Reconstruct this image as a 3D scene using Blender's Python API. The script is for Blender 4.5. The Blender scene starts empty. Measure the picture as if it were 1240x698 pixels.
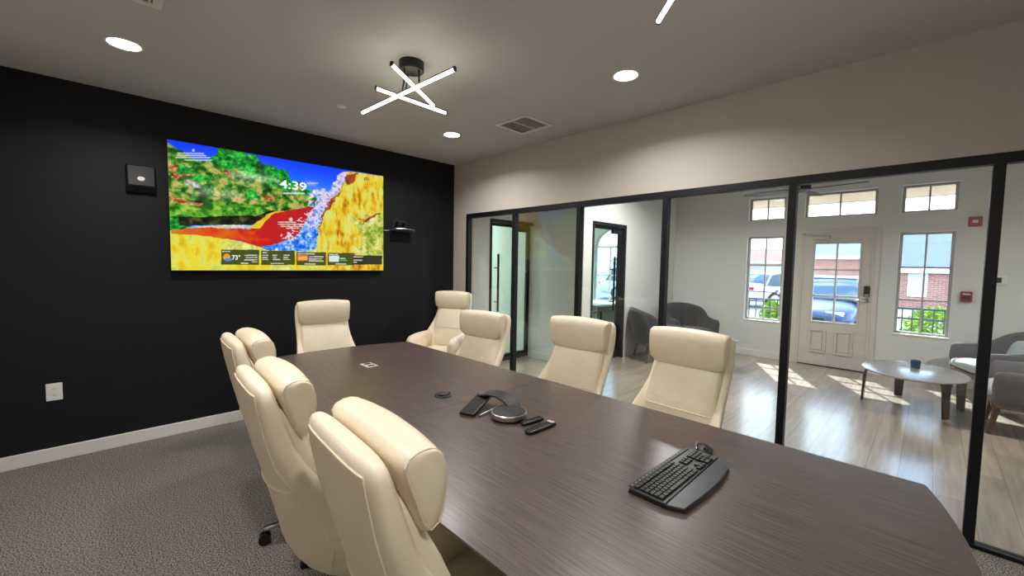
import bpy, bmesh, math, random
import numpy as np
from mathutils import Vector, Matrix
random.seed(7)
rng = np.random.default_rng(5)
SC = bpy.context.scene
COL = SC.collection
PI = math.pi

# ------------------------------------------------------------------ materials
def lin(c):
    return tuple(((v/255)/12.92 if v/255 <= .04045 else ((v/255+.055)/1.055)**2.4) for v in c)

def mat(name, rgb, rough=.5, metal=0., spec=.5, noise=None, bump=None, coat=0., emit=None, estr=0., sheen=0.):
    """noise=(scale, rgb2, detail) mixes a second colour; bump=(scale, strength, distance)"""
    m = bpy.data.materials.new(name); m.use_nodes = True
    nt = m.node_tree; b = nt.nodes['Principled BSDF']
    b.inputs['Base Color'].default_value = (*lin(rgb), 1)
    b.inputs['Roughness'].default_value = rough
    b.inputs['Metallic'].default_value = metal
    b.inputs['Specular IOR Level'].default_value = spec
    b.inputs['Coat Weight'].default_value = coat
    b.inputs['Coat Roughness'].default_value = .15
    b.inputs['Sheen Weight'].default_value = sheen
    if emit:
        b.inputs['Emission Color'].default_value = (*lin(emit), 1)
        b.inputs['Emission Strength'].default_value = estr
    tc = nt.nodes.new('ShaderNodeTexCoord')
    if noise:
        n = nt.nodes.new('ShaderNodeTexNoise'); n.inputs['Scale'].default_value = noise[0]
        n.inputs['Detail'].default_value = noise[2] if len(noise) > 2 else 4
        nt.links.new(tc.outputs['Object'], n.inputs['Vector'])
        r = nt.nodes.new('ShaderNodeValToRGB')
        w_ = noise[3] if len(noise) > 3 else .15
        r.color_ramp.elements[0].position = .5-w_; r.color_ramp.elements[1].position = .5+w_
        r.color_ramp.elements[0].color = (*lin(rgb), 1); r.color_ramp.elements[1].color = (*lin(noise[1]), 1)
        nt.links.new(n.outputs['Fac'], r.inputs['Fac'])
        nt.links.new(r.outputs['Color'], b.inputs['Base Color'])
    if bump:
        n = nt.nodes.new('ShaderNodeTexNoise'); n.inputs['Scale'].default_value = bump[0]; n.inputs['Detail'].default_value = 3
        nt.links.new(tc.outputs['Object'], n.inputs['Vector'])
        bp = nt.nodes.new('ShaderNodeBump'); bp.inputs['Strength'].default_value = bump[1]; bp.inputs['Distance'].default_value = bump[2]
        nt.links.new(n.outputs['Fac'], bp.inputs['Height'])
        nt.links.new(bp.outputs['Normal'], b.inputs['Normal'])
    return m

def emis(name, rgb, s):
    m = bpy.data.materials.new(name); m.use_nodes = True
    nt = m.node_tree; nt.nodes.clear()
    e = nt.nodes.new('ShaderNodeEmission'); e.inputs[0].default_value = (*lin(rgb), 1); e.inputs[1].default_value = s
    o = nt.nodes.new('ShaderNodeOutputMaterial'); nt.links.new(e.outputs[0], o.inputs[0])
    return m

def glass(name, tint=(255,255,255), f0=.035):
    m = bpy.data.materials.new(name); m.use_nodes = True
    nt = m.node_tree; nt.nodes.clear()
    t = nt.nodes.new('ShaderNodeBsdfTransparent'); t.inputs[0].default_value = (*lin(tint), 1)
    g = nt.nodes.new('ShaderNodeBsdfGlossy'); g.inputs['Roughness'].default_value = .0
    lw = nt.nodes.new('ShaderNodeLayerWeight'); lw.inputs[0].default_value = .5
    p = nt.nodes.new('ShaderNodeMath'); p.operation = 'POWER'; p.inputs[1].default_value = 5
    nt.links.new(lw.outputs['Facing'], p.inputs[0])
    a = nt.nodes.new('ShaderNodeMath'); a.operation = 'MULTIPLY_ADD'; a.inputs[1].default_value = 1-f0; a.inputs[2].default_value = f0
    nt.links.new(p.outputs[0], a.inputs[0])
    mx = nt.nodes.new('ShaderNodeMixShader')
    nt.links.new(a.outputs[0], mx.inputs[0]); nt.links.new(t.outputs[0], mx.inputs[1]); nt.links.new(g.outputs[0], mx.inputs[2])
    o = nt.nodes.new('ShaderNodeOutputMaterial'); nt.links.new(mx.outputs[0], o.inputs[0])
    return m

def wood(name, c1, c2, rough, sx, sy, sz, coat=0., plank=None, spec=.5, bump=.06):
    """stretched noise grain; plank=(length, width, gap rgb) adds floor boards"""
    m = bpy.data.materials.new(name); m.use_nodes = True
    nt = m.node_tree; b = nt.nodes['Principled BSDF']
    N = nt.nodes.new; L = nt.links.new
    tc = N('ShaderNodeTexCoord'); mp = N('ShaderNodeMapping'); mp.inputs['Scale'].default_value = (sx, sy, sz)
    L(tc.outputs['Object'], mp.inputs[0])
    n = N('ShaderNodeTexNoise'); n.inputs['Scale'].default_value = 1.; n.inputs['Detail'].default_value = 6; n.inputs['Roughness'].default_value = .65
    L(mp.outputs[0], n.inputs['Vector'])
    r = N('ShaderNodeValToRGB'); r.color_ramp.elements[0].position = .33; r.color_ramp.elements[1].position = .7
    r.color_ramp.elements[0].color = (*lin(c1), 1); r.color_ramp.elements[1].color = (*lin(c2), 1)
    L(n.outputs['Fac'], r.inputs[0])
    out = r.outputs['Color']
    if plank:
        br = N('ShaderNodeTexBrick'); br.inputs['Scale'].default_value = 1
        br.inputs['Brick Width'].default_value = plank[0]; br.inputs['Row Height'].default_value = plank[1]
        br.inputs['Mortar Size'].default_value = .002; br.inputs['Bias'].default_value = -.2
        br.inputs['Color1'].default_value = (.72, .72, .72, 1); br.inputs['Color2'].default_value = (1, 1, 1, 1); br.inputs['Mortar'].default_value = (.35, .35, .35, 1)
        L(tc.outputs['Object'], br.inputs['Vector'])
        mm = N('ShaderNodeMixRGB'); mm.blend_type = 'MULTIPLY'; mm.inputs[0].default_value = 1
        L(out, mm.inputs[1]); L(br.outputs['Color'], mm.inputs[2]); out = mm.outputs[0]
    L(out, b.inputs['Base Color'])
    b.inputs['Roughness'].default_value = rough; b.inputs['Coat Weight'].default_value = coat; b.inputs['Coat Roughness'].default_value = .2
    b.inputs['Specular IOR Level'].default_value = spec
    bp = N('ShaderNodeBump'); bp.inputs['Strength'].default_value = bump; bp.inputs['Distance'].default_value = .002
    L(n.outputs['Fac'], bp.inputs['Height']); L(bp.outputs['Normal'], b.inputs['Normal'])
    return m

def brick(name, c1, c2, mortar):
    m = bpy.data.materials.new(name); m.use_nodes = True
    nt = m.node_tree; b = nt.nodes['Principled BSDF']
    tc = nt.nodes.new('ShaderNodeTexCoord'); mp = nt.nodes.new('ShaderNodeMapping'); mp.inputs['Rotation'].default_value = (PI/2, 0, PI/2)
    sx = nt.nodes.new('ShaderNodeSeparateXYZ'); cx = nt.nodes.new('ShaderNodeCombineXYZ')
    nt.links.new(tc.outputs['Object'], sx.inputs[0])
    nt.links.new(sx.outputs['Y'], cx.inputs['X']); nt.links.new(sx.outputs['Z'], cx.inputs['Y'])
    br = nt.nodes.new('ShaderNodeTexBrick'); br.inputs['Scale'].default_value = 1
    br.inputs['Brick Width'].default_value = .24; br.inputs['Row Height'].default_value = .08; br.inputs['Mortar Size'].default_value = .008
    br.inputs['Color1'].default_value = (*lin(c1), 1); br.inputs['Color2'].default_value = (*lin(c2), 1); br.inputs['Mortar'].default_value = (*lin(mortar), 1)
    nt.links.new(cx.outputs[0], br.inputs['Vector']); nt.links.new(br.outputs['Color'], b.inputs['Base Color'])
    b.inputs['Roughness'].default_value = .9
    return m

M = {}
M['black_wall'] = mat('black_wall_paint', (21,23,27), .6, spec=.25, bump=(180,.08,.002))
M['wall'] = mat('warm_white_paint', (194,187,179), .75, spec=.3, bump=(160,.08,.002))
M['lobby_wall'] = mat('lobby_paint', (216,217,212), .75, spec=.3, bump=(160,.08,.002))
M['ceiling'] = mat('ceiling_paint', (200,199,198), .85, spec=.2, bump=(120,.1,.002))
M['white_trim'] = mat('white_trim_paint', (222,220,212), .45)
M['carpet'] = mat('grey_loop_carpet', (56,53,51), .95, spec=.1, noise=(150,(150,144,138),2,.11), bump=(210,.3,.004))
M['lobby_floor'] = wood('lobby_planks', (150,132,116), (192,174,154), .36, 1.5, 22, 22, coat=1., plank=(1.25,.18), spec=.6)
M['table_top'] = wood('dark_walnut_laminate', (58,47,43), (106,90,83), .36, 160, 4, 60, coat=.15, bump=.1)
M['table_base'] = mat('espresso_panel', (52,42,36), .5)
M['black_metal'] = mat('black_anodised_frame', (13,15,21), .42, spec=.4)
M['black_plastic'] = mat('black_plastic', (13,13,14), .4)
M['black_soft'] = mat('charcoal_plastic', (29,29,32), .5)
M['palm'] = mat('slate_palm_rest', (30,33,40), .36)
M['key'] = mat('black_key', (16,17,19), .45)
M['legend'] = mat('pale_key_print', (120,124,128), .5)
M['leather'] = mat('cream_leather', (228,214,188), .42, spec=.45, noise=(9,(232,219,195),3), bump=(70,.12,.004))
M['leather2'] = mat('cream_leather_pad', (230,216,190), .40, spec=.45, noise=(9,(233,221,197),3), bump=(26,.22,.01))
M['stitch'] = mat('cream_piping', (226,211,184), .5)
M['chrome'] = mat('chrome', (205,206,210), .12, metal=1)
M['steel'] = mat('brushed_steel', (190,190,190), .3, metal=1)
M['caster'] = mat('black_caster', (16,16,17), .35)
M['tvbody'] = mat('tv_bezel', (12,12,13), .35)
M['led'] = emis('led_tube_glow', (255,246,226), 16)
M['lamp'] = emis('downlight_glow', (255,246,238), 20)
M['canopy'] = mat('black_fixture_metal', (24,24,25), .45)
M['vent'] = mat('vent_enamel', (232,228,222), .5)
M['vent_dark'] = mat('vent_cavity', (112,106,100), .9)
M['outlet'] = mat('white_outlet_plastic', (226,226,224), .4)
M['slot'] = mat('dark_slot', (30,30,30), .6)
M['glass'] = glass('clear_partition_glass', (250,252,252), .045)
M['door_glass'] = glass('green_tint_door_glass', (226,242,238), .05)
M['win_glass'] = glass('window_glass', (240,248,250), .04)
M['frame_shaded'] = mat('window_frame_shade', (176,168,158), .5)  # grey carries the shading on the window frames, put into the base colour
M['door_paint'] = mat('entry_door_paint', (208,203,192), .45)
M['red'] = mat('red_alarm_plastic', (150,28,40), .4)
M['white_lens'] = mat('white_lens', (235,235,235), .3)
M['grey_fabric'] = mat('grey_upholstery', (90,88,91), .9, spec=.2, noise=(240,(112,110,112),4), sheen=.3)
M['dark_fabric'] = mat('charcoal_upholstery', (56,56,62), .9, spec=.2, noise=(240,(70,70,77),4), sheen=.3)
M['pale_fabric'] = mat('pale_cushion_fabric', (172,176,178), .9, spec=.2, noise=(200,(188,190,190),4))
M['walnut'] = wood('walnut_ply', (40,28,24), (70,50,40), .35, 5, 60, 60, coat=.2)
M['table_lam'] = mat('pale_laminate', (140,136,134), .22, noise=(60,(156,152,150),3))
M['oak'] = wood('brown_wood_leg', (88,62,44), (128,94,70), .4, 40, 40, 6)
M['tumbler'] = mat('blue_candle_glass', (40,74,104), .08, spec=.8, coat=.4)
M['brick'] = brick('red_brick', (164,92,78), (186,116,100), (198,180,168))
M['brick2'] = brick('orange_brick', (172,104,84), (194,126,104), (204,186,170))
M['roof'] = mat('grey_shingle', (84,94,102), .9, noise=(12,(100,108,114),5))
M['roof_red'] = mat('red_roofing', (150,84,70), .9)
M['fascia'] = mat('white_fascia', (232,232,228), .6)
M['soffit'] = mat('tan_soffit', (214,180,150), .7)
M['asphalt'] = mat('asphalt', (122,124,128), .95, noise=(40,(140,142,146),6))
M['concrete'] = mat('concrete_walk', (190,188,182), .9, noise=(20,(202,200,194),5))
M['paint_white'] = mat('car_paint_white', (228,230,234), .25, coat=.6)
M['paint_blue'] = mat('car_paint_blue', (24,48,92), .25, coat=.6)
M['car_glass'] = mat('car_window', (46,60,70), .06, spec=.8)
M['tyre'] = mat('tyre_rubber', (24,24,25), .8)
M['tail'] = mat('tail_lamp', (176,24,30), .25)
M['head'] = mat('head_lamp', (220,226,230), .15)
M['iron'] = mat('black_iron_rail', (40,42,46), .5)
M['leaf'] = mat('shrub_leaf', (112,150,34), .6, noise=(14,(158,190,58),3))
M['leaf2'] = mat('tree_leaf', (70,106,52), .7, noise=(5,(96,130,66),3))
M['bark'] = mat('bark', (86,70,56), .9)
M['blind'] = mat('pale_blind', (206,210,206), .6)
M['beige_stucco'] = mat('beige_stucco', (196,178,160), .9)
M['pole'] = mat('grey_pole', (120,122,126), .6)
M['fan'] = mat('dark_fan_blade', (38,38,44), .4)
M['picture'] = mat('framed_print', (168,172,172), .6, noise=(14,(206,206,200),3))
M['desk'] = mat('desk_laminate', (176,170,160), .4)
M['txt'] = emis('screen_text_white', (238,244,250), 1.15)

# ------------------------------------------------------------------ mesh helpers
def new(): return bmesh.new()

def obj(name, bm, m=None, parent=None, smooth=False, bevel=0, seg=2, sub=0, angle=35):
    bmesh.ops.remove_doubles(bm, verts=bm.verts, dist=1e-6)
    bmesh.ops.recalc_face_normals(bm, faces=bm.faces)
    me = bpy.data.meshes.new(name); bm.to_mesh(me); bm.free()
    o = bpy.data.objects.new(name, me); COL.objects.link(o)
    for mm in (m if isinstance(m, (list, tuple)) else [m]):
        if mm: me.materials.append(mm)
    if parent: o.parent = parent
    if smooth:
        for p in me.polygons: p.use_smooth = True
        if sub == 0:
            me.set_sharp_from_angle(angle=math.radians(angle))
    if bevel:
        md = o.modifiers.new('bevel', 'BEVEL'); md.width = bevel; md.segments = seg; md.limit_method = 'ANGLE'; md.angle_limit = math.radians(40)
    if sub:
        md = o.modifiers.new('subd', 'SUBSURF'); md.levels = sub; md.render_levels = sub
    return o

def thing(name, label, cat, loc=(0,0,0), rz=0., group=None):
    o = bpy.data.objects.new(name, None); COL.objects.link(o)
    o.empty_display_size = .1
    o.location = loc; o.rotation_euler = (0,0,rz); o['label'] = label; o['category'] = cat
    if group: o['group'] = group
    return o

def tag(o, label, cat, group=None):
    o['label'] = label; o['category'] = cat
    if group: o['group'] = group
    return o

def struct(o, label=None):
    o['kind'] = 'structure'
    if label: o['label'] = label
    return o

def sempty(name, loc=(0,0,0)):
    o = bpy.data.objects.new(name, None); COL.objects.link(o); o.location = loc; o['kind'] = 'structure'; return o

def copy_tree(o, parent=None):
    c = o.copy(); COL.objects.link(c)
    if parent: c.parent = parent
    for ch in list(o.children): copy_tree(ch, c)
    return c

def box(bm, x0,x1,y0,y1,z0,z1, mi=0):
    v = [bm.verts.new(p) for p in ((x0,y0,z0),(x1,y0,z0),(x1,y1,z0),(x0,y1,z0),(x0,y0,z1),(x1,y0,z1),(x1,y1,z1),(x0,y1,z1))]
    fs = [(0,3,2,1),(4,5,6,7),(0,1,5,4),(1,2,6,5),(2,3,7,6),(3,0,4,7)]
    out = []
    for f in fs:
        fc = bm.faces.new([v[i] for i in f]); fc.material_index = mi; out.append(fc)
    return v

def xform(verts, m):
    for v in verts: v.co = m @ v.co

def frame_axes(d):
    d = Vector(d).normalized()
    a = Vector((0,0,1)) if abs(d.z) < .9 else Vector((1,0,0))
    u = d.cross(a).normalized(); w = u.cross(d).normalized()
    return u, w

def loft(bm, rings, cap=True, closed=True, mi=0):
    R = [[bm.verts.new(p) for p in r] for r in rings]
    n = len(R[0])
    for a, b in zip(R, R[1:]):
        for i in range(n if closed else n-1):
            j = (i+1) % n
            f = bm.faces.new((a[i], a[j], b[j], b[i])); f.material_index = mi
    if cap and closed:
        f = bm.faces.new(R[0][::-1]); f.material_index = mi
        f = bm.faces.new(R[-1]); f.material_index = mi
    return R

def cyl(bm, p0, p1, r0, r1=None, seg=16, mi=0):
    r1 = r0 if r1 is None else r1
    p0 = Vector(p0); p1 = Vector(p1); u, w = frame_axes(p1-p0)
    ring = lambda c, r: [c + (u*math.cos(2*PI*i/seg) + w*math.sin(2*PI*i/seg))*r for i in range(seg)]
    loft(bm, [ring(p0, r0), ring(p1, r1)], mi=mi)

def tube(bm, pts, r, seg=8, cap=True, mi=0):
    pts = [Vector(p) for p in pts]
    u = None; rings = []
    for i, p in enumerate(pts):
        d = (pts[min(i+1, len(pts)-1)] - pts[max(i-1, 0)]).normalized()
        if u is None: u, w = frame_axes(d)
        else:
            u = (u - d*u.dot(d)).normalized(); w = u.cross(d).normalized()
        rr = r[i] if isinstance(r, (list, tuple)) else r
        rings.append([p + (u*math.cos(2*PI*k/seg) + w*math.sin(2*PI*k/seg))*rr for k in range(seg)])
    loft(bm, rings, cap=cap, mi=mi)

def lathe(bm, prof, seg=24, c=(0,0,0), mi=0):
    c = Vector(c)
    rings = [[c + Vector((r*math.cos(2*PI*i/seg), r*math.sin(2*PI*i/seg), z)) for i in range(seg)] for r, z in prof]
    loft(bm, rings, mi=mi)

def prism(bm, pts, z0, z1, mi=0):
    loft(bm, [[(x,y,z0) for x,y in pts], [(x,y,z1) for x,y in pts]], mi=mi)

def superellipse(n, a, b, e=2.6):
    out = []
    for i in range(n):
        t = 2*PI*i/n; c, s = math.cos(t), math.sin(t)
        out.append((a*math.copysign(abs(c)**(2/e), c), b*math.copysign(abs(s)**(2/e), s)))
    return out

def path_sections(st, n=20, e=3.0):
    """st rows: (f, z, half width, thickness, forward wrap). Sections across a spine in the f-z plane."""
    rings = []
    for i, (f, z, w, t, cv) in enumerate(st):
        a = st[max(i-1,0)]; b = st[min(i+1,len(st)-1)]
        d = Vector((b[0]-a[0], 0, b[1]-a[1])).normalized()
        nrm = Vector((-d.z, 0, d.x))                 # forward-facing when running downwards
        if i == 0 or True:
            pass
        ring = []
        for (p, q) in superellipse(n, w, t/2, e):
            k = cv*(abs(p)/w)**2.2 if w else 0
            ring.append(Vector((f, p, z)) + nrm*(q + k))
        rings.append(ring)
    return rings

def wall_grid(name, axis, pos0, pos1, u0, u1, z0, z1, holes, m, parent=None):
    """wall slab with rectangular openings; axis 'x' = plane x const (u=y), axis 'y' = plane y const (u=x)"""
    bm = new()
    us = sorted({u0, u1, *[h[0] for h in holes], *[h[1] for h in holes]})
    zs = sorted({z0, z1, *[h[2] for h in holes], *[h[3] for h in holes]})
    us = [u for u in us if u0 <= u <= u1]; zs = [z for z in zs if z0 <= z <= z1]
    def solid(i, j):
        if i < 0 or j < 0 or i >= len(us)-1 or j >= len(zs)-1: return False
        cu = (us[i]+us[i+1])/2; cz = (zs[j]+zs[j+1])/2
        return not any(h[0] < cu < h[1] and h[2] < cz < h[3] for h in holes)
    P = (lambda a, u, z: (a, u, z)) if axis == 'x' else (lambda a, u, z: (u, a, z))
    def quad(*p): bm.faces.new([bm.verts.new(q) for q in p])
    for i in range(len(us)-1):
        for j in range(len(zs)-1):
            if not solid(i, j): continue
            a, b, c, d = us[i], us[i+1], zs[j], zs[j+1]
            for pz in (pos0, pos1): quad(P(pz,a,c), P(pz,b,c), P(pz,b,d), P(pz,a,d))
            if not solid(i-1,j): quad(P(pos0,a,c), P(pos1,a,c), P(pos1,a,d), P(pos0,a,d))
            if not solid(i+1,j): quad(P(pos0,b,c), P(pos1,b,c), P(pos1,b,d), P(pos0,b,d))
            if not solid(i,j-1): quad(P(pos0,a,c), P(pos1,a,c), P(pos1,b,c), P(pos0,b,c))
            if not solid(i,j+1): quad(P(pos0,a,d), P(pos1,a,d), P(pos1,b,d), P(pos0,b,d))
    o = obj(name, bm, m, parent); struct(o); return o

def sbox(name, x0,x1,y0,y1,z0,z1, m, bevel=0):
    bm = new(); box(bm, x0,x1,y0,y1,z0,z1); return struct(obj(name, bm, m, bevel=bevel))

# ------------------------------------------------------------------ room shell
H = 2.74; HL = 2.95
XL, YB = -3.95, -5.86           # meeting room left and back walls
XF = 4.49                       # lobby front wall, inner face
sbox('floor', XL-.12, .03, YB-.12, .12, -.1, 0, M['carpet'])
sbox('floor_lobby', .03, XF+.15, -8.6, 4.2, -.1, 0, M['lobby_floor'])
sbox('ceiling', XL-.12, .06, YB-.12, .12, H, H+.1, M['ceiling'])
sbox('ceiling_lobby', .06, XF+.15, -8.6, 4.2, HL, HL+.1, M['ceiling'])
sbox('wall_north', XL-.12, 0, 0, .12, 0, H, M['black_wall'])
sbox('wall_west', XL-.12, XL, YB, 0, 0, H, M['wall'])
sbox('wall_south', XL-.12, .12, YB-.12, YB, 0, H, M['wall'])
FT = 2.095                      # top of the glazed partition
YJ, YE = -.265, -5.74
wall_grid('wall_east', 'x', 0, .12, YB, .03, 0, HL, [(YE, YJ, -.01, FT)], M['wall'])
DA = (.66, 1.60); DB = (1.76, 2.69); DH = 2.12
wall_grid('wall_lobby_north', 'y', .03, .15, .0, 1.90, 0, HL, [(DA[0], DA[1], -.01, DH)], M['lobby_wall'])
# the jog: the second office stands nearer
XJ = 1.55
YW = -.95
wall_grid('wall_office_front', 'y', YW, YW+.12, XJ, XF, 0, HL, [(DB[0], DB[1], -.01, DH)], M['lobby_wall'])
sbox('wall_office_side', XJ, XJ+.1, YW+.12, 4.2, 0, HL, M['lobby_wall'])
sbox('wall_office_back', 0, XF+.15, 4.2, 4.3, 0, HL, M['lobby_wall'])
sbox('wall_office_west', -.02, .1, .15, 4.2, 0, HL, M['lobby_wall'])
sbox('wall_lobby_south', .12, XF, -8.6, -8.5, 0, HL, M['lobby_wall'])
sbox('wall_lobby_west', .0, .12, -8.6, YB, 0, HL, M['lobby_wall'])
WL = (-2.725, -2.195); WR = (-4.61, -4.08); DF = (-3.835, -2.965)
OW = (-.62, .88); OZ = 2.36
front_holes = [(*WL, .61, 2.0), (*WR, .61, 2.0), (*WL, 2.26, 2.635), (*WR, 2.26, 2.635), (-3.83,-2.98,2.26,2.635), (*DF, -.01, 2.03), (*OW, .64, OZ)]
wall_grid('wall_lobby_front', 'x', XF, XF+.15, -8.6, 4.2, 0, HL, front_holes, M['lobby_wall'])

def baseboard(name, x0,x1,y0,y1,h=.098):
    sbox(name, x0,x1,y0,y1,0,h, M['white_trim'], bevel=.004)
baseboard('baseboard_north', XL, 0, -.016, 0)
baseboard('baseboard_west', XL, XL+.016, YB, -.016)
baseboard('baseboard_south', XL+.016, 0, YB, YB+.016)
baseboard('baseboard_east', -.016, 0, YJ, -.016)
baseboard('baseboard_lobby', XF-.014, XF, DF[1]+.04, YW, .11)
baseboard('baseboard_lobby_front', XF-.014, XF, -8.5, DF[0]-.04, .11)
baseboard('baseboard_office', DB[1]+.05, XF-.014, YW-.014, YW, .11)
baseboard('baseboard_jog', XJ-.014, XJ, YW, .03, .11)
baseboard('baseboard_corner', XJ, DB[0]-.05, YW-.014, YW, .11)

# ------------------------------------------------------------------ glazed partition
part = sempty('window_1'); part['label'] = 'black framed glass partition between meeting room and lobby'
bm = new(); box(bm, -.006,.056, YE, YJ, FT-.055, FT); obj('header', bm, M['black_metal'], part, bevel=.003)
bm = new(); box(bm, -.006,.056, YE, YJ, 0, .022); obj('floor_track', bm, M['black_metal'], part, bevel=.002)
MY = [-.287, -1.108, -1.992, -2.857, -3.735, -4.632, -5.71]
for y in MY:
    bm = new(); box(bm, -.006, .056, y-.023, y+.023, .022, FT-.055); obj('mullion', bm, M['black_metal'], part, bevel=.003)
for a, b in zip(MY, MY[1:]):
    bm = new(); box(bm, .020, .030, b+.023, a-.023, .022, FT-.055); obj('pane', bm, M['glass'], part)

# ------------------------------------------------------------------ front windows
def window(n, y0, y1, z0, z1, rows, cols, label):
    w = sempty('window_%d' % n); w['label'] = label
    bm = new(); xa, xb = XF+.075, XF+.12; t = .032
    box(bm, xa,xb, y0,y0+t, z0,z1); box(bm, xa,xb, y1-t,y1, z0,z1); box(bm, xa,xb, y0+t,y1-t, z0,z0+t); box(bm, xa,xb, y0+t,y1-t, z1-t,z1)
    obj('window_frame', bm, M['frame_shaded'], w, bevel=.003)
    for c in range(1, cols):
        yy = y0+t+(y1-y0-2*t)*c/cols; bm = new(); box(bm, xa+.008, xb-.008, yy-.010, yy+.010, z0+t, z1-t); obj('muntin', bm, M['frame_shaded'], w)
    for r in range(1, rows):
        zz = z0+t+(z1-z0-2*t)*r/rows; bm = new(); box(bm, xa+.006, xb-.006, y0+t, y1-t, zz-.010, zz+.010); obj('muntin', bm, M['frame_shaded'], w)
    bm = new(); box(bm, (xa+xb)/2-.003, (xa+xb)/2+.003, y0+t, y1-t, z0+t, z1-t); obj('pane', bm, M['win_glass'], w)
    bm = new(); box(bm, XF-.012, XF+.075, y0-.012, y1+.012, z0-.018, z0+.004); obj('sill', bm, M['white_trim'], w, bevel=.004)
    return w
window(2, *WL, .61, 2.0, 3, 2, 'tall six pane window left of the entry door')
window(3, *WR, .61, 2.0, 3, 2, 'tall six pane window right of the entry door')
window(4, *WL, 2.26, 2.635, 1, 2, 'two pane transom above the left tall window')
window(5, -3.83, -2.98, 2.26, 2.635, 1, 2, 'two pane transom above the entry door')
window(6, *WR, 2.26, 2.635, 1, 2, 'two pane transom above the right tall window')

# arched office window (seen through the second office door)
w = sempty('window_7'); w['label'] = 'arched window in the office behind the glass door'
y0, y1 = OW; yc = (y0+y1)/2; zr = 1.9; t = .04
# the arch: spandrel wall pieces are in the wall; a semicircular head stands proud inside
bm = new(); box(bm, XF+.07,XF+.12,y0,y0+t,.64,zr); box(bm, XF+.07,XF+.12,y1-t,y1,.64,zr); box(bm, XF+.07,XF+.12,y0+t,y1-t,.64,.64+t); box(bm, XF+.07,XF+.12,y0+t,y1-t,zr-t,zr)
obj('window_frame', bm, M['white_trim'], w)
bm = new(); hw_ = (y1-y0)/2; arc = [(yc+hw_*math.cos(PI*k/32), zr+(OZ-.02-zr)*math.sin(PI*k/32)) for k in range(33)]
for (ya_,za_),(yb_,zb_) in zip(arc, arc[1:]):
    loft(bm, [[(x_,ya_,za_),(x_,yb_,zb_),(x_,yb_,OZ),(x_,ya_,OZ)] for x_ in (XF, XF+.15)])
obj('arch_spandrel', bm, M['lobby_wall'], w)
bm = new()
for (ya_,za_),(yb_,zb_) in zip(arc, arc[1:]):
    f_ = lambda y_, z_, q_: (yc+(y_-yc)*q_, zr+(z_-zr)*q_)
    (a1,b1),(a2,b2),(a3,b3),(a4,b4) = f_(ya_,za_,1), f_(yb_,zb_,1), f_(yb_,zb_,.93), f_(ya_,za_,.93)
    loft(bm, [[(x_,a1,b1),(x_,a2,b2),(x_,a3,b3),(x_,a4,b4)] for x_ in (XF+.07, XF+.12)])
obj('arch_frame', bm, M['white_trim'], w)
bm = new(); loft(bm, [[(x_,yc+(y_-yc)*.94,zr+(z_-zr)*.94) for y_, z_ in arc] for x_ in (XF+.092, XF+.098)]); obj('arch_pane', bm, M['win_glass'], w)
for k in (1,2,3):
    yy = y0+(y1-y0)*k/4; bm = new(); box(bm, XF+.08,XF+.11,yy-.016,yy+.016,.64+t,zr-t); obj('muntin', bm, M['white_trim'], w)
bm = new(); box(bm, XF+.08,XF+.11,y0+t,y1-t,1.25,1.275); obj('muntin', bm, M['white_trim'], w)
bm = new(); box(bm, XF+.092,XF+.098,y0+t,y1-t,.64+t,zr-t); obj('pane', bm, M['win_glass'], w)

# ------------------------------------------------------------------ entry door
d = sempty('door_1'); d['label'] = 'cream half-glazed entry door with six panes'
ya, yb = DF
bm = new()
for (a,b) in ((ya, ya+.03), (yb-.03, yb)): box(bm, XF-.012, XF+.15, a, b, 0, 2.03)
box(bm, XF-.012, XF+.15, ya+.03, yb-.03, 2.0, 2.03)
for (a,b) in ((ya-.06, ya), (yb, yb+.06)): box(bm, XF-.016, XF, a, b, 0, 2.09)
box(bm, XF-.016, XF, ya, yb, 2.03, 2.09)
obj('door_frame', bm, M['door_paint'], d, bevel=.003)
gy0, gy1, gz0, gz1 = -3.68, -3.145, .69, 1.86
lx0, lx1 = XF+.0, XF+.044
def leaf_grid():
    bm = new()
    us = [ya+.03, gy0, gy1, yb-.03]; zs = [.012, gz0, gz1, 2.0]
    for i in range(3):
        for j in range(3):
            if i == 1 and j == 1: continue
            box(bm, lx0, lx1, us[i], us[i+1], zs[j], zs[j+1])
    return bm
obj('door_leaf', leaf_grid(), M['door_paint'], d)
bm = new(); t = .022
box(bm, lx0-.012,lx1, gy0-t,gy0, gz0-t,gz1+t); box(bm, lx0-.012,lx1, gy1,gy1+t, gz0-t,gz1+t); box(bm, lx0-.012,lx1, gy0,gy1, gz0-t,gz0); box(bm, lx0-.012,lx1, gy0,gy1, gz1,gz1+t)
obj('glazing_bead', bm, M['door_paint'], d, bevel=.004)
bm = new(); box(bm, lx0-.004,lx1-.01,(gy0+gy1)/2-.012,(gy0+gy1)/2+.012,gz0,gz1); obj('muntin', bm, M['door_paint'], d)
for k in (1,2):
    zz = gz0+(gz1-gz0)*k/3; bm = new(); box(bm, lx0-.003,lx1-.012,gy0,gy1,zz-.012,zz+.012); obj('muntin', bm, M['door_paint'], d)
bm = new(); box(bm, lx0+.018,lx0+.024,gy0,gy1,gz0,gz1); obj('pane', bm, M['win_glass'], d)
for (a,b) in ((-3.66,-3.44),(-3.34,-3.12)):
    bm = new()
    box(bm, lx0-.016, lx0, a, a+.028, .20, .56); box(bm, lx0-.016, lx0, b-.028, b, .20, .56)
    box(bm, lx0-.016, lx0, a+.028, b-.028, .20, .228); box(bm, lx0-.016, lx0, a+.028, b-.028, .532, .56)
    box(bm, lx0-.012, lx0, a+.05, b-.05, .25, .51)
    obj('door_panel', bm, M['door_paint'], d, bevel=.004)
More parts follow.
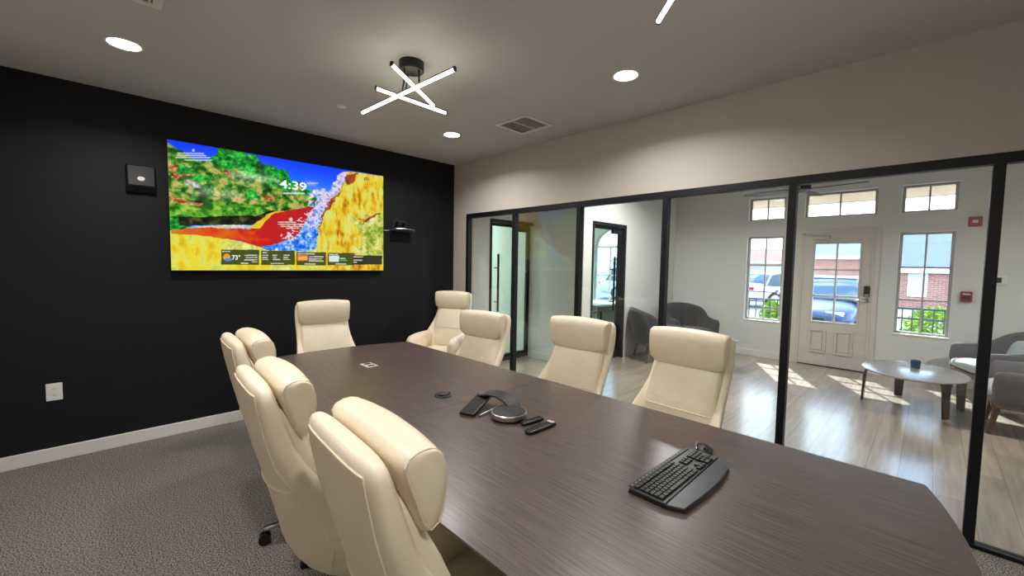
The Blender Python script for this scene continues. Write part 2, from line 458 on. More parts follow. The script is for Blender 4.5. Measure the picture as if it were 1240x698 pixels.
bm = new(); box(bm, lx0-.03, lx0, -3.812,-3.742, 1.10, 1.25); kp = obj('keypad_lock', bm, M['black_plastic'], d, bevel=.008)
bm = new(); box(bm, lx0-.034, lx0-.028, -3.80,-3.754, 1.105, 1.135); obj('key_cover', bm, M['steel'], kp, bevel=.002)
bm = new(); cyl(bm, (lx0-.008,-3.785,1.05), (lx0,-3.785,1.05), .032, seg=20); cyl(bm, (lx0-.055,-3.785,1.05),(lx0-.008,-3.785,1.05), .012, seg=12)
tube(bm, [(lx0-.05,-3.785,1.05),(lx0-.052,-3.74,1.055),(lx0-.05,-3.69,1.05),(lx0-.045,-3.665,1.047)], [.011,.010,.008,.007], 10); obj('door_handle', bm, M['steel'], d, smooth=True)
bm = new(); box(bm, lx0-.055, lx0, -3.33,-3.10, 1.925, 1.985); 
cl = obj('door_closer', bm, M['steel'], d, bevel=.012)
bm = new(); tube(bm, [(lx0-.03,-3.16,1.99),(lx0-.12,-3.02,2.0),(lx0-.01,-2.98,2.02)], .008, 8); obj('closer_arm', bm, M['steel'], cl)
bm = new(); box(bm, lx0-.02,lx1+.03, ya+.03,yb-.03, 0,.012); obj('threshold', bm, M['black_plastic'], d)

# ------------------------------------------------------------------ office glass doors
def office_door(n, x0, x1, yw, label, handle_x, hinge_right=True):
    d = sempty('door_%d' % n); d['label'] = label
    bm = new(); y0, y1 = yw-.014, yw+.13; t = .035
    box(bm, x0,x0+t,y0,y1,0,DH); box(bm, x1-t,x1,y0,y1,0,DH); box(bm, x0+t,x1-t,y0,y1,DH-.045,DH)
    obj('door_frame', bm, M['black_metal'], d, bevel=.002)
    yl = yw+.05
    bm = new(); s = .05
    box(bm, x1-t-.075,x1-t-.004,yl,yl+.04,.012,DH-.05)
    box(bm, x0+t+.004,x0+t+.03,yl,yl+.04,.012,DH-.05)
    box(bm, x0+t+.03,x1-t-.075,yl,yl+.04,.012,.11); box(bm, x0+t+.03,x1-t-.075,yl,yl+.04,DH-.09,DH-.05)
    obj('door_leaf', bm, M['black_metal'], d, bevel=.002)
    bm = new(); box(bm, x0+t+.03, x1-t-.075, yl+.015, yl+.025, .11, DH-.09); obj('pane', bm, M['door_glass'], d)
    bm = new(); cyl(bm, (handle_x, yl-.06, .78), (handle_x, yl-.06, 1.62), .016, seg=14)
    for zz in (.92, 1.42): cyl(bm, (handle_x, yl-.06, zz), (handle_x, yl+.016, zz), .009, seg=10)
    obj('pull_handle', bm, M['black_metal'], d, smooth=True)
    bm = new(); box(bm, x1-.37, x1-.12, yl-.05, yl-.002, DH-.15, DH-.09); obj('door_closer', bm, M['black_metal'], d, bevel=.006)
    return d
office_door(2, *DA, .03, 'black framed glass office door nearest the black wall', .82)
office_door(3, *DB, YW, 'black framed glass office door nearest the lobby chairs', 2.36)

# ------------------------------------------------------------------ eaves and exterior
bm = new()
loft(bm, [[(XF+.15,y,2.74),(5.02,y,2.535),(5.02,y,2.72),(XF+.15,y,2.95)] for y in (-8.6, 4.2)])
struct(obj('trim_1', bm, M['soffit']))
bm = new(); box(bm, 5.02,5.05,-8.6,4.2,2.52,2.74); struct(obj('trim_2', bm, M['fascia']))
sbox('ground', 7.0, 90, -60, 60, -.35, -.15, M['asphalt'])
sbox('sidewalk', XF+.15, 7.0, -60, 60, -.35, -.02, M['concrete'])

def railing(y0, y1, label):
    r = thing('iron_railing', label, 'railing', (5.8, (y0+y1)/2, -.02), 0, 'railings outside the lobby windows')
    L = (y1-y0)/2
    for z in (.90, .10, .74):
        bm = new(); box(bm, -.018,.018,-L,L,z-.015,z+.015); obj('rail', bm, M['iron'], r)
    for y in (-L, L):
        bm = new(); box(bm, -.025,.025,y-.025,y+.025,0,.95); obj('post', bm, M['iron'], r)
    n = int(2*L/.115)
    bm = new()
    for k in range(1, n):
        yy = -L + 2*L*k/n; box(bm, -.008,.008,yy-.008,yy+.008,.11,.90)
    obj('picket_panel', bm, M['iron'], r)
railing(-2.75, -.6, 'black iron railing outside the left tall window')
railing(-6.6, -4.0, 'black iron railing outside the right tall window')

def shrub(x, y, z, r, h, label, seed):
    rg = random.Random(seed)
    s = thing('leafy_shrub', label, 'shrub', (x, y, -.02), 0, 'shrubs outside the lobby windows')
    bm = new()
    for k in range(1500):
        th = rg.uniform(0, 2*PI); ph = math.acos(rg.uniform(-.5, 1)); rr = rg.uniform(.72, 1.05)
        c = Vector((r*math.sin(ph)*math.cos(th)*rr, r*math.sin(ph)*math.sin(th)*rr, h*.5 + h*.5*math.cos(ph)*rr))
        u = Vector((rg.gauss(0,1), rg.gauss(0,1), rg.gauss(0,1))).normalized(); v = u.cross(Vector((rg.gauss(0,1), rg.gauss(0,1), rg.gauss(0,1)))).normalized()
        a = .045*rg.uniform(.7, 1.3)
        bm.faces.new([bm.verts.new(c+u*a), bm.verts.new(c+v*a*.5), bm.verts.new(c-u*a), bm.verts.new(c-v*a*.5)])
    obj('foliage', bm, M['leaf'], s)
    bm = new()
    for k in range(6):
        th = 2*PI*k/6; tube(bm, [(0,0,0), (r*.3*math.cos(th), r*.3*math.sin(th), h*.4), (r*.55*math.cos(th), r*.55*math.sin(th), h*.75)], [.02,.012,.006], 6)
    obj('stem', bm, M['bark'], s)
shrub(6.4, -4.52, 0, .42, .90, 'round yellow-green shrub outside the right tall window', 1)
shrub(6.4, -2.28, 0, .33, .86, 'round yellow-green shrub outside the left tall window', 2)

def car(name, label, loc, rz, paint, suv=False):
    """local: nose at +X"""
    c = thing(name, label, 'car', loc, rz)
    hh = 1.62 if suv else 1.45
    W = .92
    # body: rings across the car along X : (x, half width, z bottom, z top)
    st = [(-2.28,.70,.45,.86),(-2.22,.84,.32,.98),(-1.9,.90,.24,1.0),(-1.2,W,.22,.98),(0,W,.22,.95),(.85,W,.22,.94),(1.5,.90,.24,.86),(2.0,.86,.27,.78),(2.2,.76,.34,.68),(2.26,.62,.42,.6)]
    rings = []
    for x, w, zb, zt in st:
        zc, hz = (zb+zt)/2, (zt-zb)/2
        rings.append([(x, p, zc+q) for p, q in superellipse(20, w, hz, 4.0)])
    bm = new(); loft(bm, rings); obj('body', bm, paint, c, smooth=True, angle=50)
    # greenhouse
    rear = -2.0 if suv else -1.75
    gh = [(rear,.74,.94,.96),(rear+.35,.70,.9,hh-.08),(rear+.75,.66,.9,hh-.01),(-.2,.66,.9,hh),(.3,.68,.9,hh-.05),(.75,.73,.9,1.18),(1.15,.78,.88,.93)]
    rings = []
    for x, w, zb, zt in gh:
        wt = w; wb = .84
        rings.append([(x,-wb,zb),(x,-wt,zt-.03),(x,-wt+.1,zt),(x,wt-.1,zt),(x,wt,zt-.03),(x,wb,zb)])
    bm = new(); loft(bm, rings); obj('windows', bm, M['car_glass'], c, smooth=True, angle=40)
    bm = new()
    roof = [g for g in gh[1:5]]
    loft(bm, [[(x,-w-.012,zt-.05),(x,-w+.09,zt+.012),(x,w-.09,zt+.012),(x,w+.012,zt-.05),(x,w-.1,zt-.02),(x,-w+.1,zt-.02)] for x,w,zb,zt in roof])
    obj('roof', bm, paint, c, smooth=True, angle=50)
    for s in (-1,1):
        for (xa,xb,zt0,zt1) in ((rear+.02,rear+.35,.96,hh-.07),(-.35,-.3,.95,hh-.03),(.32,1.12,hh-.06,.95)):
            bm = new(); tube(bm, [(xa,s*.845 if xa>.3 or xa<-1 else s*.845,.95) if zt0<1.0 else (xa,s*.70,zt0), (xb,s*.70,zt1) if zt0<1.0 else (xb,s*.83,zt1)], .03, 6); obj('pillar', bm, paint, c)
    for sx in (-1.38, 1.42):
        for s in (-1, 1):
            bm = new(); yy = s*.82
            cyl(bm, (sx, yy-.1, .33), (sx, yy+.1, .33), .33, seg=24)
            wh = obj('wheel', bm, M['tyre'], c, smooth=True)
            bm = new(); cyl(bm, (sx, yy+s*.095, .33), (sx, yy+s*.108, .33), .22, seg=20); obj('hub_cap', bm, M['steel'], wh)
    for s in (-1,1):
        bm = new(); box(bm, -2.29,-2.1, s*.62-.16, s*.62+.16, .72, .86); obj('tail_light', bm, M['tail'], c, bevel=.02)
        bm = new(); box(bm, 2.02,2.2, s*.58-.16, s*.58+.16, .6, .70); obj('head_light', bm, M['head'], c, bevel=.02)
        bm = new(); box(bm, .72,.86, s*.90-.09, s*.90+.09, .95, 1.07); obj('side_mirror', bm, paint, c, bevel=.03)
    bm = new(); box(bm, 2.2,2.275,-.42,.42,.44,.56); obj('grille', bm, M['black_plastic'], c, bevel=.01)
    return c
car('parked_hatchback', 'white parked car with red tail lamps seen through the left tall window', (17.5, -.1, -.15), math.radians(-35), M['paint_white'])
car('parked_sedan', 'blue parked car facing the building behind the entry door glass', (10.2, -2.55, -.15), math.radians(176), M['paint_blue'])
car('parked_wagon', 'white parked car far away beyond the office window', (15.5, 5.2, -.15), math.radians(-60), M['paint_white'], True)

def building(label, x, y0, y1, eave, ridge, depth, mwall, mroof, wins, name='brick_building'):
    b = thing(name, label, 'building', (x, (y0+y1)/2, -.15))
    L = (y1-y0)/2; e = eave+.15; rg = ridge+.15
    bm = new(); box(bm, 0, depth, -L, L, 0, e-.1); obj('wall', bm, mwall, b)
    bm = new(); o_ = .35
    loft(bm, [[(-o_,-L-o_,e),(depth/2,-L+.3,rg),(depth+o_,-L-o_,e)], [(-o_,L+o_,e),(depth/2,L-.3,rg),(depth+o_,L+o_,e)]]); obj('roof', bm, mroof, b)
    bm = new(); box(bm, -o_,-o_+.04,-L-o_,L+o_,e-.2,e+.01); box(bm, -o_,0,-L-o_,L+o_,e-.2,e-.18); obj('fascia', bm, M['fascia'], b)
    for (ya,yb,za,zb) in wins:
        yc = (y0+y1)/2
        bm = new(); box(bm, -.04,.0,ya-yc-.06,yb-yc+.06,za+.15-.06,zb+.15+.06); f = obj('window', bm, M['fascia'], b)
        bm = new(); box(bm, -.05,-.041,ya-yc,yb-yc,za+.15,zb+.15); obj('pane', bm, M['blind'], f)
    return b
building('red brick building with white fascia seen through the right tall window', 22, -16, -2.75, 1.55, 4.3, 9, M['brick'], M['roof'], [(-4.25,-3.75,.4,1.3),(-8,-7,.4,1.3)])
building('red brick building with grey roof seen through the entry door', 23, -2.0, .6, 2.15, 3.7, 9, M['brick2'], M['roof'], [])
building('low beige shop row with red roof far beyond the white car', 46, -1, 26, 2.1, 3.6, 9, M['beige_stucco'], M['roof_red'], [(5,8,.3,1.5),(10,13,.3,1.5),(15,18,.3,1.5)], 'shop_row')
def light_pole(x, y, h, label):
    p = thing('light_pole', label, 'light pole', (x, y, -.15), 0, 'parking lot light poles')
    bm = new(); cyl(bm, (0,0,0),(0,0,h),.09,.05,10); obj('pole', bm, M['pole'], p)
    for s in (-1,1):
        bm = new(); box(bm, -.1,.1, s*.6-.3, s*.6+.3, h-.05, h+.07); cyl(bm,(0,0,h),(0,s*.5,h),.03,seg=6); obj('lamp_head', bm, M['pole'], p)
light_pole(34, 2.2, 4.2, 'grey two headed parking lot light pole beyond the white car')

def tree(x, y, h, r, label, seed):
    rg = random.Random(seed)
    s = thing('tree', label, 'tree', (x, y, -.15), 0, 'trees beyond the parking lot')
    bm = new(); tube(bm, [(0,0,0),(0.05,0,h*.4),(0,.05,h*.75)], [.14,.1,.05], 8); obj('trunk', bm, M['bark'], s)
    bm = new()
    for k in range(900):
        u = Vector((rg.gauss(0,1), rg.gauss(0,1), rg.gauss(0,1))).normalized(); c = Vector((0,0,h*.68)) + Vector((u.x*r, u.y*r, u.z*h*.32))*rg.uniform(.5,1)
        a = .22*rg.uniform(.7,1.3); p = Vector((rg.gauss(0,1), rg.gauss(0,1), rg.gauss(0,1))).normalized(); q = p.cross(u).normalized()
        bm.faces.new([bm.verts.new(c+p*a), bm.verts.new(c+q*a*.6), bm.verts.new(c-p*a), bm.verts.new(c-q*a*.6)])
    obj('foliage', bm, M['leaf2'], s)
tree(40, 9.5, 3.2, 1.5, 'small green tree beyond the parking lot left of the pole', 3)
tree(21, 7.6, 3.4, 1.4, 'green tree across the lot seen through the office window', 4)

# ------------------------------------------------------------------ conference table
XC = -1.962
tb = thing('conference_table', 'long dark wood boat-ended conference table with two panel bases', 'table', (XC, -2.75, 0))
hw = .667
def end_curve(sgn, yc, ye):
    # from (+hw,yc) to (-hw,yc), bowing out to ye
    return [(hw*math.cos(PI*k/24), yc+(ye-yc)*math.sin(PI*k/24)**1.0) if False else (hw*(1-2*k/24), yc+(ye-yc)*(1-(1-2*k/24)**2)) for k in range(25)]
yn, yne = -4.44+2.75, -4.55+2.75
yf, yfe = -1.05+2.75, -.93+2.75
ysm = .04
for (seg_) in ('far','near'):
    bm = new()
    if seg_ == 'far':
        e = end_curve(1, yf, yfe); pts = [(-hw, ysm+.0006), (hw, ysm+.0006)] + e
    else:
        e = end_curve(-1, yn, yne); pts = e + [(-hw, ysm-.0006), (hw, ysm-.0006)]
    loft(bm, [[(x*q_, ysm+(y-ysm)*p_, z) for x, y in pts] for q_, p_, z in ((.93,.975,.716),(.995,.998,.738),(1,1,.742),(1,1,.75))])
    obj('tabletop', bm, M['table_top'], tb, bevel=.0015)
for yy in (-.95, .98):
    bm = new(); box(bm, -.21,.21,yy-.28,yy+.28,.0,.70); obj('pedestal', bm, M['table_base'], tb, bevel=.004)
    bm = new(); box(bm, -.24,.24,yy-.31,yy+.31,0,.07); obj('plinth', bm, M['black_plastic'], tb, bevel=.004)
bm = new(); box(bm, -.02,.02,-.67,.70,.25,.70); obj('modesty_panel', bm, M['table_base'], tb)
bm = new(); box(bm, -.52,.52,-1.45,1.5,.69,.717); obj('under_frame', bm, M['table_base'], tb)
# power plate let into the top
pw = thing('power_outlet_plate', 'silver power outlet plate let into far end of table', 'outlet', (-1.963,-1.657,.75))
bm = new(); box(bm, -.042,.042,-.062,.062,0,.006); obj('plate', bm, mat('satin_plate', (196,190,176), .45), pw, bevel=.003)
for yy in (-.03,.03):
    bm = new(); box(bm, -.022,.022,yy-.017,yy+.017,.004,.0075); obj('socket', bm, M['slot'], pw, bevel=.001)
gr = thing('cable_grommet', 'round black cable grommet in the middle of the table', 'grommet', (-1.965,-2.55,.75))
bm = new(); lathe(bm, [(.047,0),(.047,.004),(.043,.008),(.034,.008),(.032,.005),(.0005,.005)], 28); obj('ring', bm, M['black_plastic'], gr, smooth=True)
bm = new(); lathe(bm, [(.031,.004),(.031,.013),(.028,.016),(.0005,.0165)], 24); box(bm, .0,.04,-.012,.012,.008,.015); obj('cap', bm, M['black_soft'], gr, smooth=True)

# ------------------------------------------------------------------ conference chairs
def make_chair(label):
    t = thing('executive_chair', label, 'chair', (0,0,0), 0, 'cream leather chairs around the conference table')
    st = [(-.424,1.114,.160,.022,0),(-.423,1.108,.194,.046,0),(-.420,1.088,.212,.062,0),(-.410,1.04,.220,.072,0),(-.388,.95,.222,.084,.0),(-.366,.85,.219,.092,.015),
          (-.343,.75,.228,.098,.07),(-.322,.66,.246,.100,.135),(-.306,.58,.260,.100,.175),(-.288,.50,.256,.100,.17),(-.250,.43,.236,.095,.10),(-.18,.385,.205,.085,.04),(-.08,.365,.19,.07,.01),(.02,.36,.17,.05,0)]
    rings = path_sections(st, 28, 3.2)
    bm = new(); loft(bm, rings); shell = obj('back_shell', bm, M['leather'], t, smooth=True, sub=1)
    # seams on the back of the shell
    sm = new()
    def back_pt(i, k):  # k index round the section
        f, z, w, th, cv = st[i]
        return rings[i][k]
    n = 28
    def idx(frac):      # -1..1 across the rear face
        return frac
    def rear(i, u):
        f, z, w, th, cv = st[i]
        a = st[max(i-1,0)]; b = st[min(i+1,len(st)-1)]
        d = Vector((b[0]-a[0],0,b[1]-a[1])).normalized(); nr = Vector((-d.z,0,d.x))
        q = -(th/2)*.96*(1-abs(u)**3.2)**(1/3.2); k = cv*abs(u)**2.2
        return Vector((f, u*w, z)) + nr*(q*1.0+k)
    for s in (-1,1):
        sm = new(); tube(sm, [rear(i, s*.80) for i in range(2, 11)], .0024, 6); obj('seam', sm, M['stitch'], shell, smooth=True)
    for i in (2, 6):
        sm = new(); tube(sm, [rear(i, -.80+1.6*k/16) for k in range(17)], .0024, 6); obj('seam', sm, M['stitch'], shell, smooth=True)
    # front cushion
    cs = [(-.385,1.03,.150,.02,0),(-.378,1.02,.178,.05,0),(-.350,.94,.188,.075,0),(-.312,.86,.192,.09,0),(-.274,.78,.196,.09,.0),(-.255,.70,.204,.094,.005),(-.242,.62,.212,.098,.01),(-.228,.55,.215,.09,.01),(-.215,.50,.205,.06,.01),(-.208,.485,.18,.02,0)]
    bm = new(); loft(bm, path_sections(cs, 22, 3.6)); cu = obj('back_cushion', bm, M['leather2'], t, smooth=True, sub=1)
    sm = new()
    def front(i, u):
        f, z, w, th, cv = cs[i]; a = cs[max(i-1,0)]; b = cs[min(i+1,len(cs)-1)]
        d = Vector((b[0]-a[0],0,b[1]-a[1])).normalized(); nr = Vector((-d.z,0,d.x))
        return Vector((f, u*w, z)) + nr*((th/2)*(1-abs(u)**3.6)**(1/3.6) + cv*abs(u)**2.2)
    tube(sm, [front(5, -.9+1.8*k/14) for k in range(15)], .0028, 6)
    obj('seam', sm, M['stitch'], cu, smooth=True)
    # headrest bolster
    pf = [(-.392,1.092),(-.380,1.112),(-.356,1.122),(-.330,1.124),(-.306,1.118),(-.288,1.100),(-.277,1.06),(-.276,1.01),(-.284,.962),(-.298,.922),(-.320,.911),(-.341,.936),(-.362,1.0),(-.382,1.055)]
    cf = sum(p[0] for p in pf)/len(pf); cz = sum(p[1] for p in pf)/len(pf)
    bm = new(); R = []
    HW = .217
    def hring(y):
        u = min(1, abs(y)/HW)
        k = 1.05 - .10*u**2 - .19*max(0,(u-.78)/.22)**1.6                      # pillow fullness
        if u > .955: k *= (1-((u-.955)/.045)**2*.55)
        return [(-.305+(f+.305)*k+.008*(1-u*u), y, 1.108+(z-1.108)*k+.013*(1-u*u)) for f, z in pf]
    for u in (-1,-.985,-.955,-.9,-.8,-.45,0,.45,.8,.9,.955,.985,1): R.append(hring(u*HW))
    loft(bm, R); hr = obj('headrest', bm, M['leather2'], t, smooth=True, sub=2)
    for s in (-1,1):
        sm = new()
        loop = [Vector((-.33+(p[0]+.33)*.985, p[1], 1.03+(p[2]-1.03)*.985)) for p in hring(s*HW*.955)]; loop.append(loop[0]); loop.append(loop[1])
        # smooth the loop
        L2 = []
        for i in range(len(loop)-1):
            L2 += [loop[i], loop[i].lerp(loop[i+1], .5)]
        tube(sm, L2, .0022, 6); obj('piping', sm, M['stitch'], hr, smooth=True)
    # seat
    bm = new()
    ss = [(-.22,.445,.18,.07,0),(-.19,.448,.21,.11,0),(-.05,.452,.222,.125,0),(.12,.458,.224,.125,0),(.22,.456,.222,.12,0),(.27,.444,.21,.09,0),(.288,.432,.19,.04,0)]
    R = [[(f, p, z+q) for p, q in superellipse(24, w, th/2, 3.4)] for f, z, w, th, cv in ss]
    loft(bm, R); obj('seat', bm, M['leather2'], t, smooth=True, sub=1)
    # arms
    for s in (-1,1):
        A = [(-.25,.60,.196,.022,.05),(-.20,.590,.212,.036,.085),(-.12,.572,.232,.046,.108),(-.02,.562,.246,.051,.115),(.07,.556,.252,.052,.116),(.16,.552,.256,.052,.112),(.205,.546,.254,.046,.098),(.228,.538,.252,.030,.062)]
        bm = new(); R = [[(f, s*(yc+p), zc+q) for p, q in superellipse(16, w_, h_, 2.4)] for f, zc, yc, w_, h_ in A]
        loft(bm, R); obj('arm', bm, M['leather'], t, smooth=True, sub=1)
    # mechanism and base
    bm = new(); box(bm, -.12,.12,-.09,.09,.325,.362); cyl(bm, (0,0,.26),(0,0,.33),.024,seg=14); obj('tilt_plate', bm, M['black_plastic'], t, bevel=.006)
    bm = new(); cyl(bm, (0,0,.10),(0,0,.22),.030,seg=20); cyl(bm, (0,0,.21),(0,0,.315),.018,seg=16); obj('gas_lift', bm, M['chrome'], t, smooth=True)
    bm = new(); lathe(bm, [(.034,.075),(.046,.08),(.05,.11),(.04,.14),(.031,.145)], 24); obj('hub', bm, M['chrome'], t, smooth=True)
    for k in range(5):
        a = 2*PI*k/5 + .35; c, s = math.cos(a), math.sin(a)
        P = lambda r, w, z: Vector((r*c-w*s, r*s+w*c, z))
        bm = new()
        R = []
        for r, w, zt, th in ((.035,.024,.13,.045),(.15,.019,.112,.030),(.25,.014,.094,.022),(.292,.012,.088,.018),(.302,.006,.084,.010)):
            R.append([P(r,-w,zt-th), P(r,w,zt-th), P(r,w,zt-.005), P(r,w*.6,zt), P(r,-w*.6,zt), P(r,-w,zt-.005)])
        loft(bm, R); lg = obj('leg', bm, M['chrome'], t, smooth=True)
        bm = new()
        cyl(bm, P(.288,0,.085), P(.288,0,.058), .008, seg=10)
        for w0, w1 in ((-.026,-.006),(.006,.026)): cyl(bm, P(.296,w0,.028), P(.296,w1,.028), .028, seg=18)
        box_pts = [P(.296,-.006,.028), P(.296,.006,.028)]
        cyl(bm, *box_pts, .018, seg=12)
        obj('caster', bm, M['caster'], lg, smooth=True)
    return t
CH = [  # x, y, height offset, facing deg, label
    (-2.498, -3.531, -0.010, -3, 'foremost and largest cream leather chair on the left side of the table'),
    (-2.525, -2.866, -0.008, -3, 'cream leather chair in the middle of the left side of the table'),
    (-2.440, -2.126, 0.005, -3, 'cream leather chair at the far end of the left side near the black wall'),
    (-1.934, -0.970, 0.003, -97, 'cream leather chair at the head of the table below the television'),
    (-0.615, -0.564, 0.015, -154, 'cream leather chair with armrests showing, in the far room corner'),
    (-1.478, -1.972, -0.025, -173, 'cream leather chair on the glass side, in front of the corner chair'),
    (-1.405, -2.831, 0.011, -177, 'cream leather chair on the glass side before the second office door'),
    (-1.315, -3.469, 0.008, -183, 'cream leather chair on the glass side nearest the keyboard'),
]
chair0 = make_chair(CH[0][4])
for i, (x, y, dz, a, lb) in enumerate(CH):
    c = chair0 if i == 0 else copy_tree(chair0)
    for ch in c.children:      # the gas lift sets the seat height; the base stays on the floor
        if ch.name.split('.')[0] not in ('leg', 'hub', 'gas_lift'): ch.location.z = dz - (CH[0][2] if False else 0)
    c.location = (x, y, 0); c.rotation_euler = (0,0,math.radians(a)); c['label'] = lb

# ------------------------------------------------------------------ things on the table
ZT = .75
kb = thing('computer_keyboard', 'black wireless keyboard with slate palm rest on near end of table', 'keyboard', (-1.874,-3.852,ZT), math.radians(-1))
bm = new(); prism(bm, [(-.225,.085),(.215,.095),(.225,.07),(.225,-.03),(-.225,-.04)], .006, .018)
obj('case', bm, M['black_plastic'], kb, bevel=.004)
bm = new(); loft(bm, [[(-.225,-.036,z0),(-.205,-.090,z0),(-.06,-.100,z0),(.05,-.100,z0),(.165,-.088,z0),(.226,-.03,z0)] for z0 in (.0,.016)])
obj('palm_rest', bm, M['palm'], kb, bevel=.004)
bm = new(); box(bm, -.222,.214,-.03,.088,.0,.007); obj('foot', bm, M['black_plastic'], kb)
bm = new(); box(bm, -.218,.21,.076,.092,.018,.021); st_ = obj('media_strip', bm, M['black_soft'], kb, bevel=.001)
bm = new()
for k in range(18):
    xx = -.205+.4*k/17; box(bm, xx-.004,xx+.004,.081,.086,.021,.0215)
obj('media_symbols', bm, M['legend'], st_)
kbm = {}
def key(x, y, w):
    w = round(w, 4)
    if w not in kbm:
        bm = new(); a, b = w/2-.0011, .0068
        loft(bm, [[(-a,-b,0),(a,-b,0),(a,b,0),(-a,b,0)], [(-a+.0012,-b+.001,.006),(a-.0012,-b+.001,.006),(a-.0012,b-.001,.006),(-a+.0012,b-.001,.006)]])
        o = obj('key', bm, M['key'], kb); kbm[w] = o
    else:
        o = kbm[w].copy(); COL.objects.link(o)
    o.location = (x, y, .018)
    return o
kp_ = .0185
rows = [(.066, [1]*12), (.047, [1]*13+[1.5]), (.031, [1.5]+[1]*12+[1.2]), (.015, [1.75]+[1]*11+[1.9]), (-.001, [2.2]+[1]*10+[2.4]), (-.017, [1.3,1.1,1.2,5.4,1.2,1.1,1.3,1.3])]
for y, ws in rows:
    tot = sum(ws); sc = 14.6/tot if y != .066 else 14.6/12; x = -.214
    for w_ in ws:
        ww = w_*sc*kp_*.98; key(x+ww/2, y, ww); x += ww
for (x, y) in [(.076+.0185*i, yy) for i in range(3) for yy in (.047,.031)] + [(.0945,-.001),(.076,-.017),(.0945,-.017),(.113,-.017)]:
    key(x, y, .0182)
for iy, y in enumerate((.047,.031,.015,-.001,-.017)):
    for i in range(4):
        if i == 3 and iy in (2,4): continue
        if iy == 4 and i == 1: continue
        key(.142+.0185*i+(.00925 if iy == 4 and i == 0 else 0), y, .0367 if iy == 4 and i == 0 else .0182)

ms = thing('computer_mouse', 'dark computer mouse beside the far end of the keyboard', 'mouse', (-1.600,-3.815,ZT), math.radians(200))
bm = new(); R = []
for x, w, h in ((-.056,.012,.010),(-.050,.024,.018),(-.03,.031,.030),(0,.033,.037),(.03,.030,.033),(.048,.024,.022),(.055,.012,.012)):
    R.append([(x, w*math.cos(PI*k/10), max(.001, h*.82*math.sin(PI*k/10)**.8)) for k in range(11)])
loft(bm, R); obj('shell', bm, M['black_soft'], ms, smooth=True, sub=1)
bm = new(); cyl(bm, (.03,-.004,.026),(.03,.004,.026),.007,seg=14); obj('scroll_wheel', bm, M['black_plastic'], ms)
bm = new(); loft(bm, [[(x,w*s1,h) for (s1) in (-1.0,-.9)]+[(x,-w*.9,h+.008),(x,-w*1.02,h+.008)] for x,w,h in ((-.04,.030,.012),(0,.033,.014),(.035,.028,.012))]); obj('side_grip', bm, M['steel'], ms)

cp = thing('conference_phone', 'black conference speaker with silver rim, arched bridge and tilted flat panel', 'speakerphone', (-1.925,-3.03,ZT), 0)
bm = new(); lathe(bm, [(.078,0),(.084,.004),(.084,.010)], 40); obj('base', bm, M['black_plastic'], cp, smooth=True)
bm = new(); lathe(bm, [(.084,.009),(.0865,.012),(.0865,.030),(.083,.034),(.079,.034),(.079,.012)], 48); obj('rim', bm, M['steel'], cp, smooth=True)
bm = new(); lathe(bm, [(.079,.030),(.076,.036),(.05,.039),(.0005,.040)], 40); obj('speaker_cloth', bm, M['black_soft'], cp, smooth=True)
# arched bridge: a broad strap rising from the far side of the disc to the panel
A = Vector((.13,-.02,0)); 
arch = [(.120,.030,.006),(.115,.052,.030),(.108,.085,.052),(.098,.130,.066),(.085,.180,.066),(.074,.222,.056),(.068,.248,.044)]
bm = new(); R = []
for i, (x, y, z) in enumerate(arch):
    a = Vector(arch[max(i-1,0)]); b = Vector(arch[min(i+1,len(arch)-1)]); d_ = (b-a).normalized(); sd = Vector((1,.25,0)).normalized(); sd = (sd - d_*sd.dot(d_)).normalized(); up = sd.cross(d_)
    w_ = .048 if i else .04; p = Vector((x-.03,y,z))
    R.append([p-sd*w_-up*.005, p+sd*w_-up*.005, p+sd*w_+up*.005, p-sd*w_+up*.005])
loft(bm, R); obj('bridge', bm, M['black_soft'], cp, smooth=True, bevel=.003)
# tilted flat panel
bm = new(); box(bm, -.105,.105,-.04,.04,-.007,.007)
mt = Matrix.Translation((-.048,.182,.032)) @ Matrix.Rotation(math.radians(22),4,'Z') @ Matrix.Rotation(math.radians(-11),4,'Y')
xform(bm.verts, mt); pn = obj('panel', bm, M['black_plastic'], cp, bevel=.004)
bm = new(); box(bm, -.098,.085,-.034,.034,.0072,.0080); xform(bm.verts, mt); obj('panel_screen', bm, mat('black_gloss', (8,8,9), .55, spec=.2), pn)
bm = new(); tube(bm, [(-.10,.10,.006),(-.03,.105,.012),(.03,.09,.03)], .005, 8); obj('stand_rod', bm, M['steel'], cp, smooth=True)

def remote(label, loc, rz, L, W, accent=None):
    r = thing('remote_control', label, 'remote', loc, rz, 'remote controls beside the conference phone')
    bm = new(); R = [[(x, p, .009+q) for p, q in superellipse(16, w, h, 3)] for x, w, h in ((-L/2,W*.3,.004),(-L/2+.006,W*.46,.0085),(0,W*.5,.009),(L/2-.006,W*.46,.0085),(L/2,W*.3,.004))]
    loft(bm, R); obj('body', bm, M['black_plastic'], r, smooth=True)
    bm = new()
    n = int(L/.016)
    for i in range(1, n):
        for j in (-1,0,1):
            x = -L/2+L*i/n; cyl(bm, (x, j*W*.26, .0165),(x, j*W*.26, .0195), .0038, seg=8)
    obj('button_pad', bm, M['black_soft'], r)
    if accent:
        bm = new(); box(bm, L/2-.028,L/2-.012,-W*.38,W*.38,.0165,.0200); obj('light_button', bm, accent, r, bevel=.001)
    return r
remote('short plain black remote control next to the conference phone', (-1.887,-3.148,ZT), math.radians(-4), .125, .036)
remote('long black remote control with a pale button at its end', (-1.917,-3.225,ZT), math.radians(-1), .175, .046, mat('pale_red_button', (226,190,182), .4))

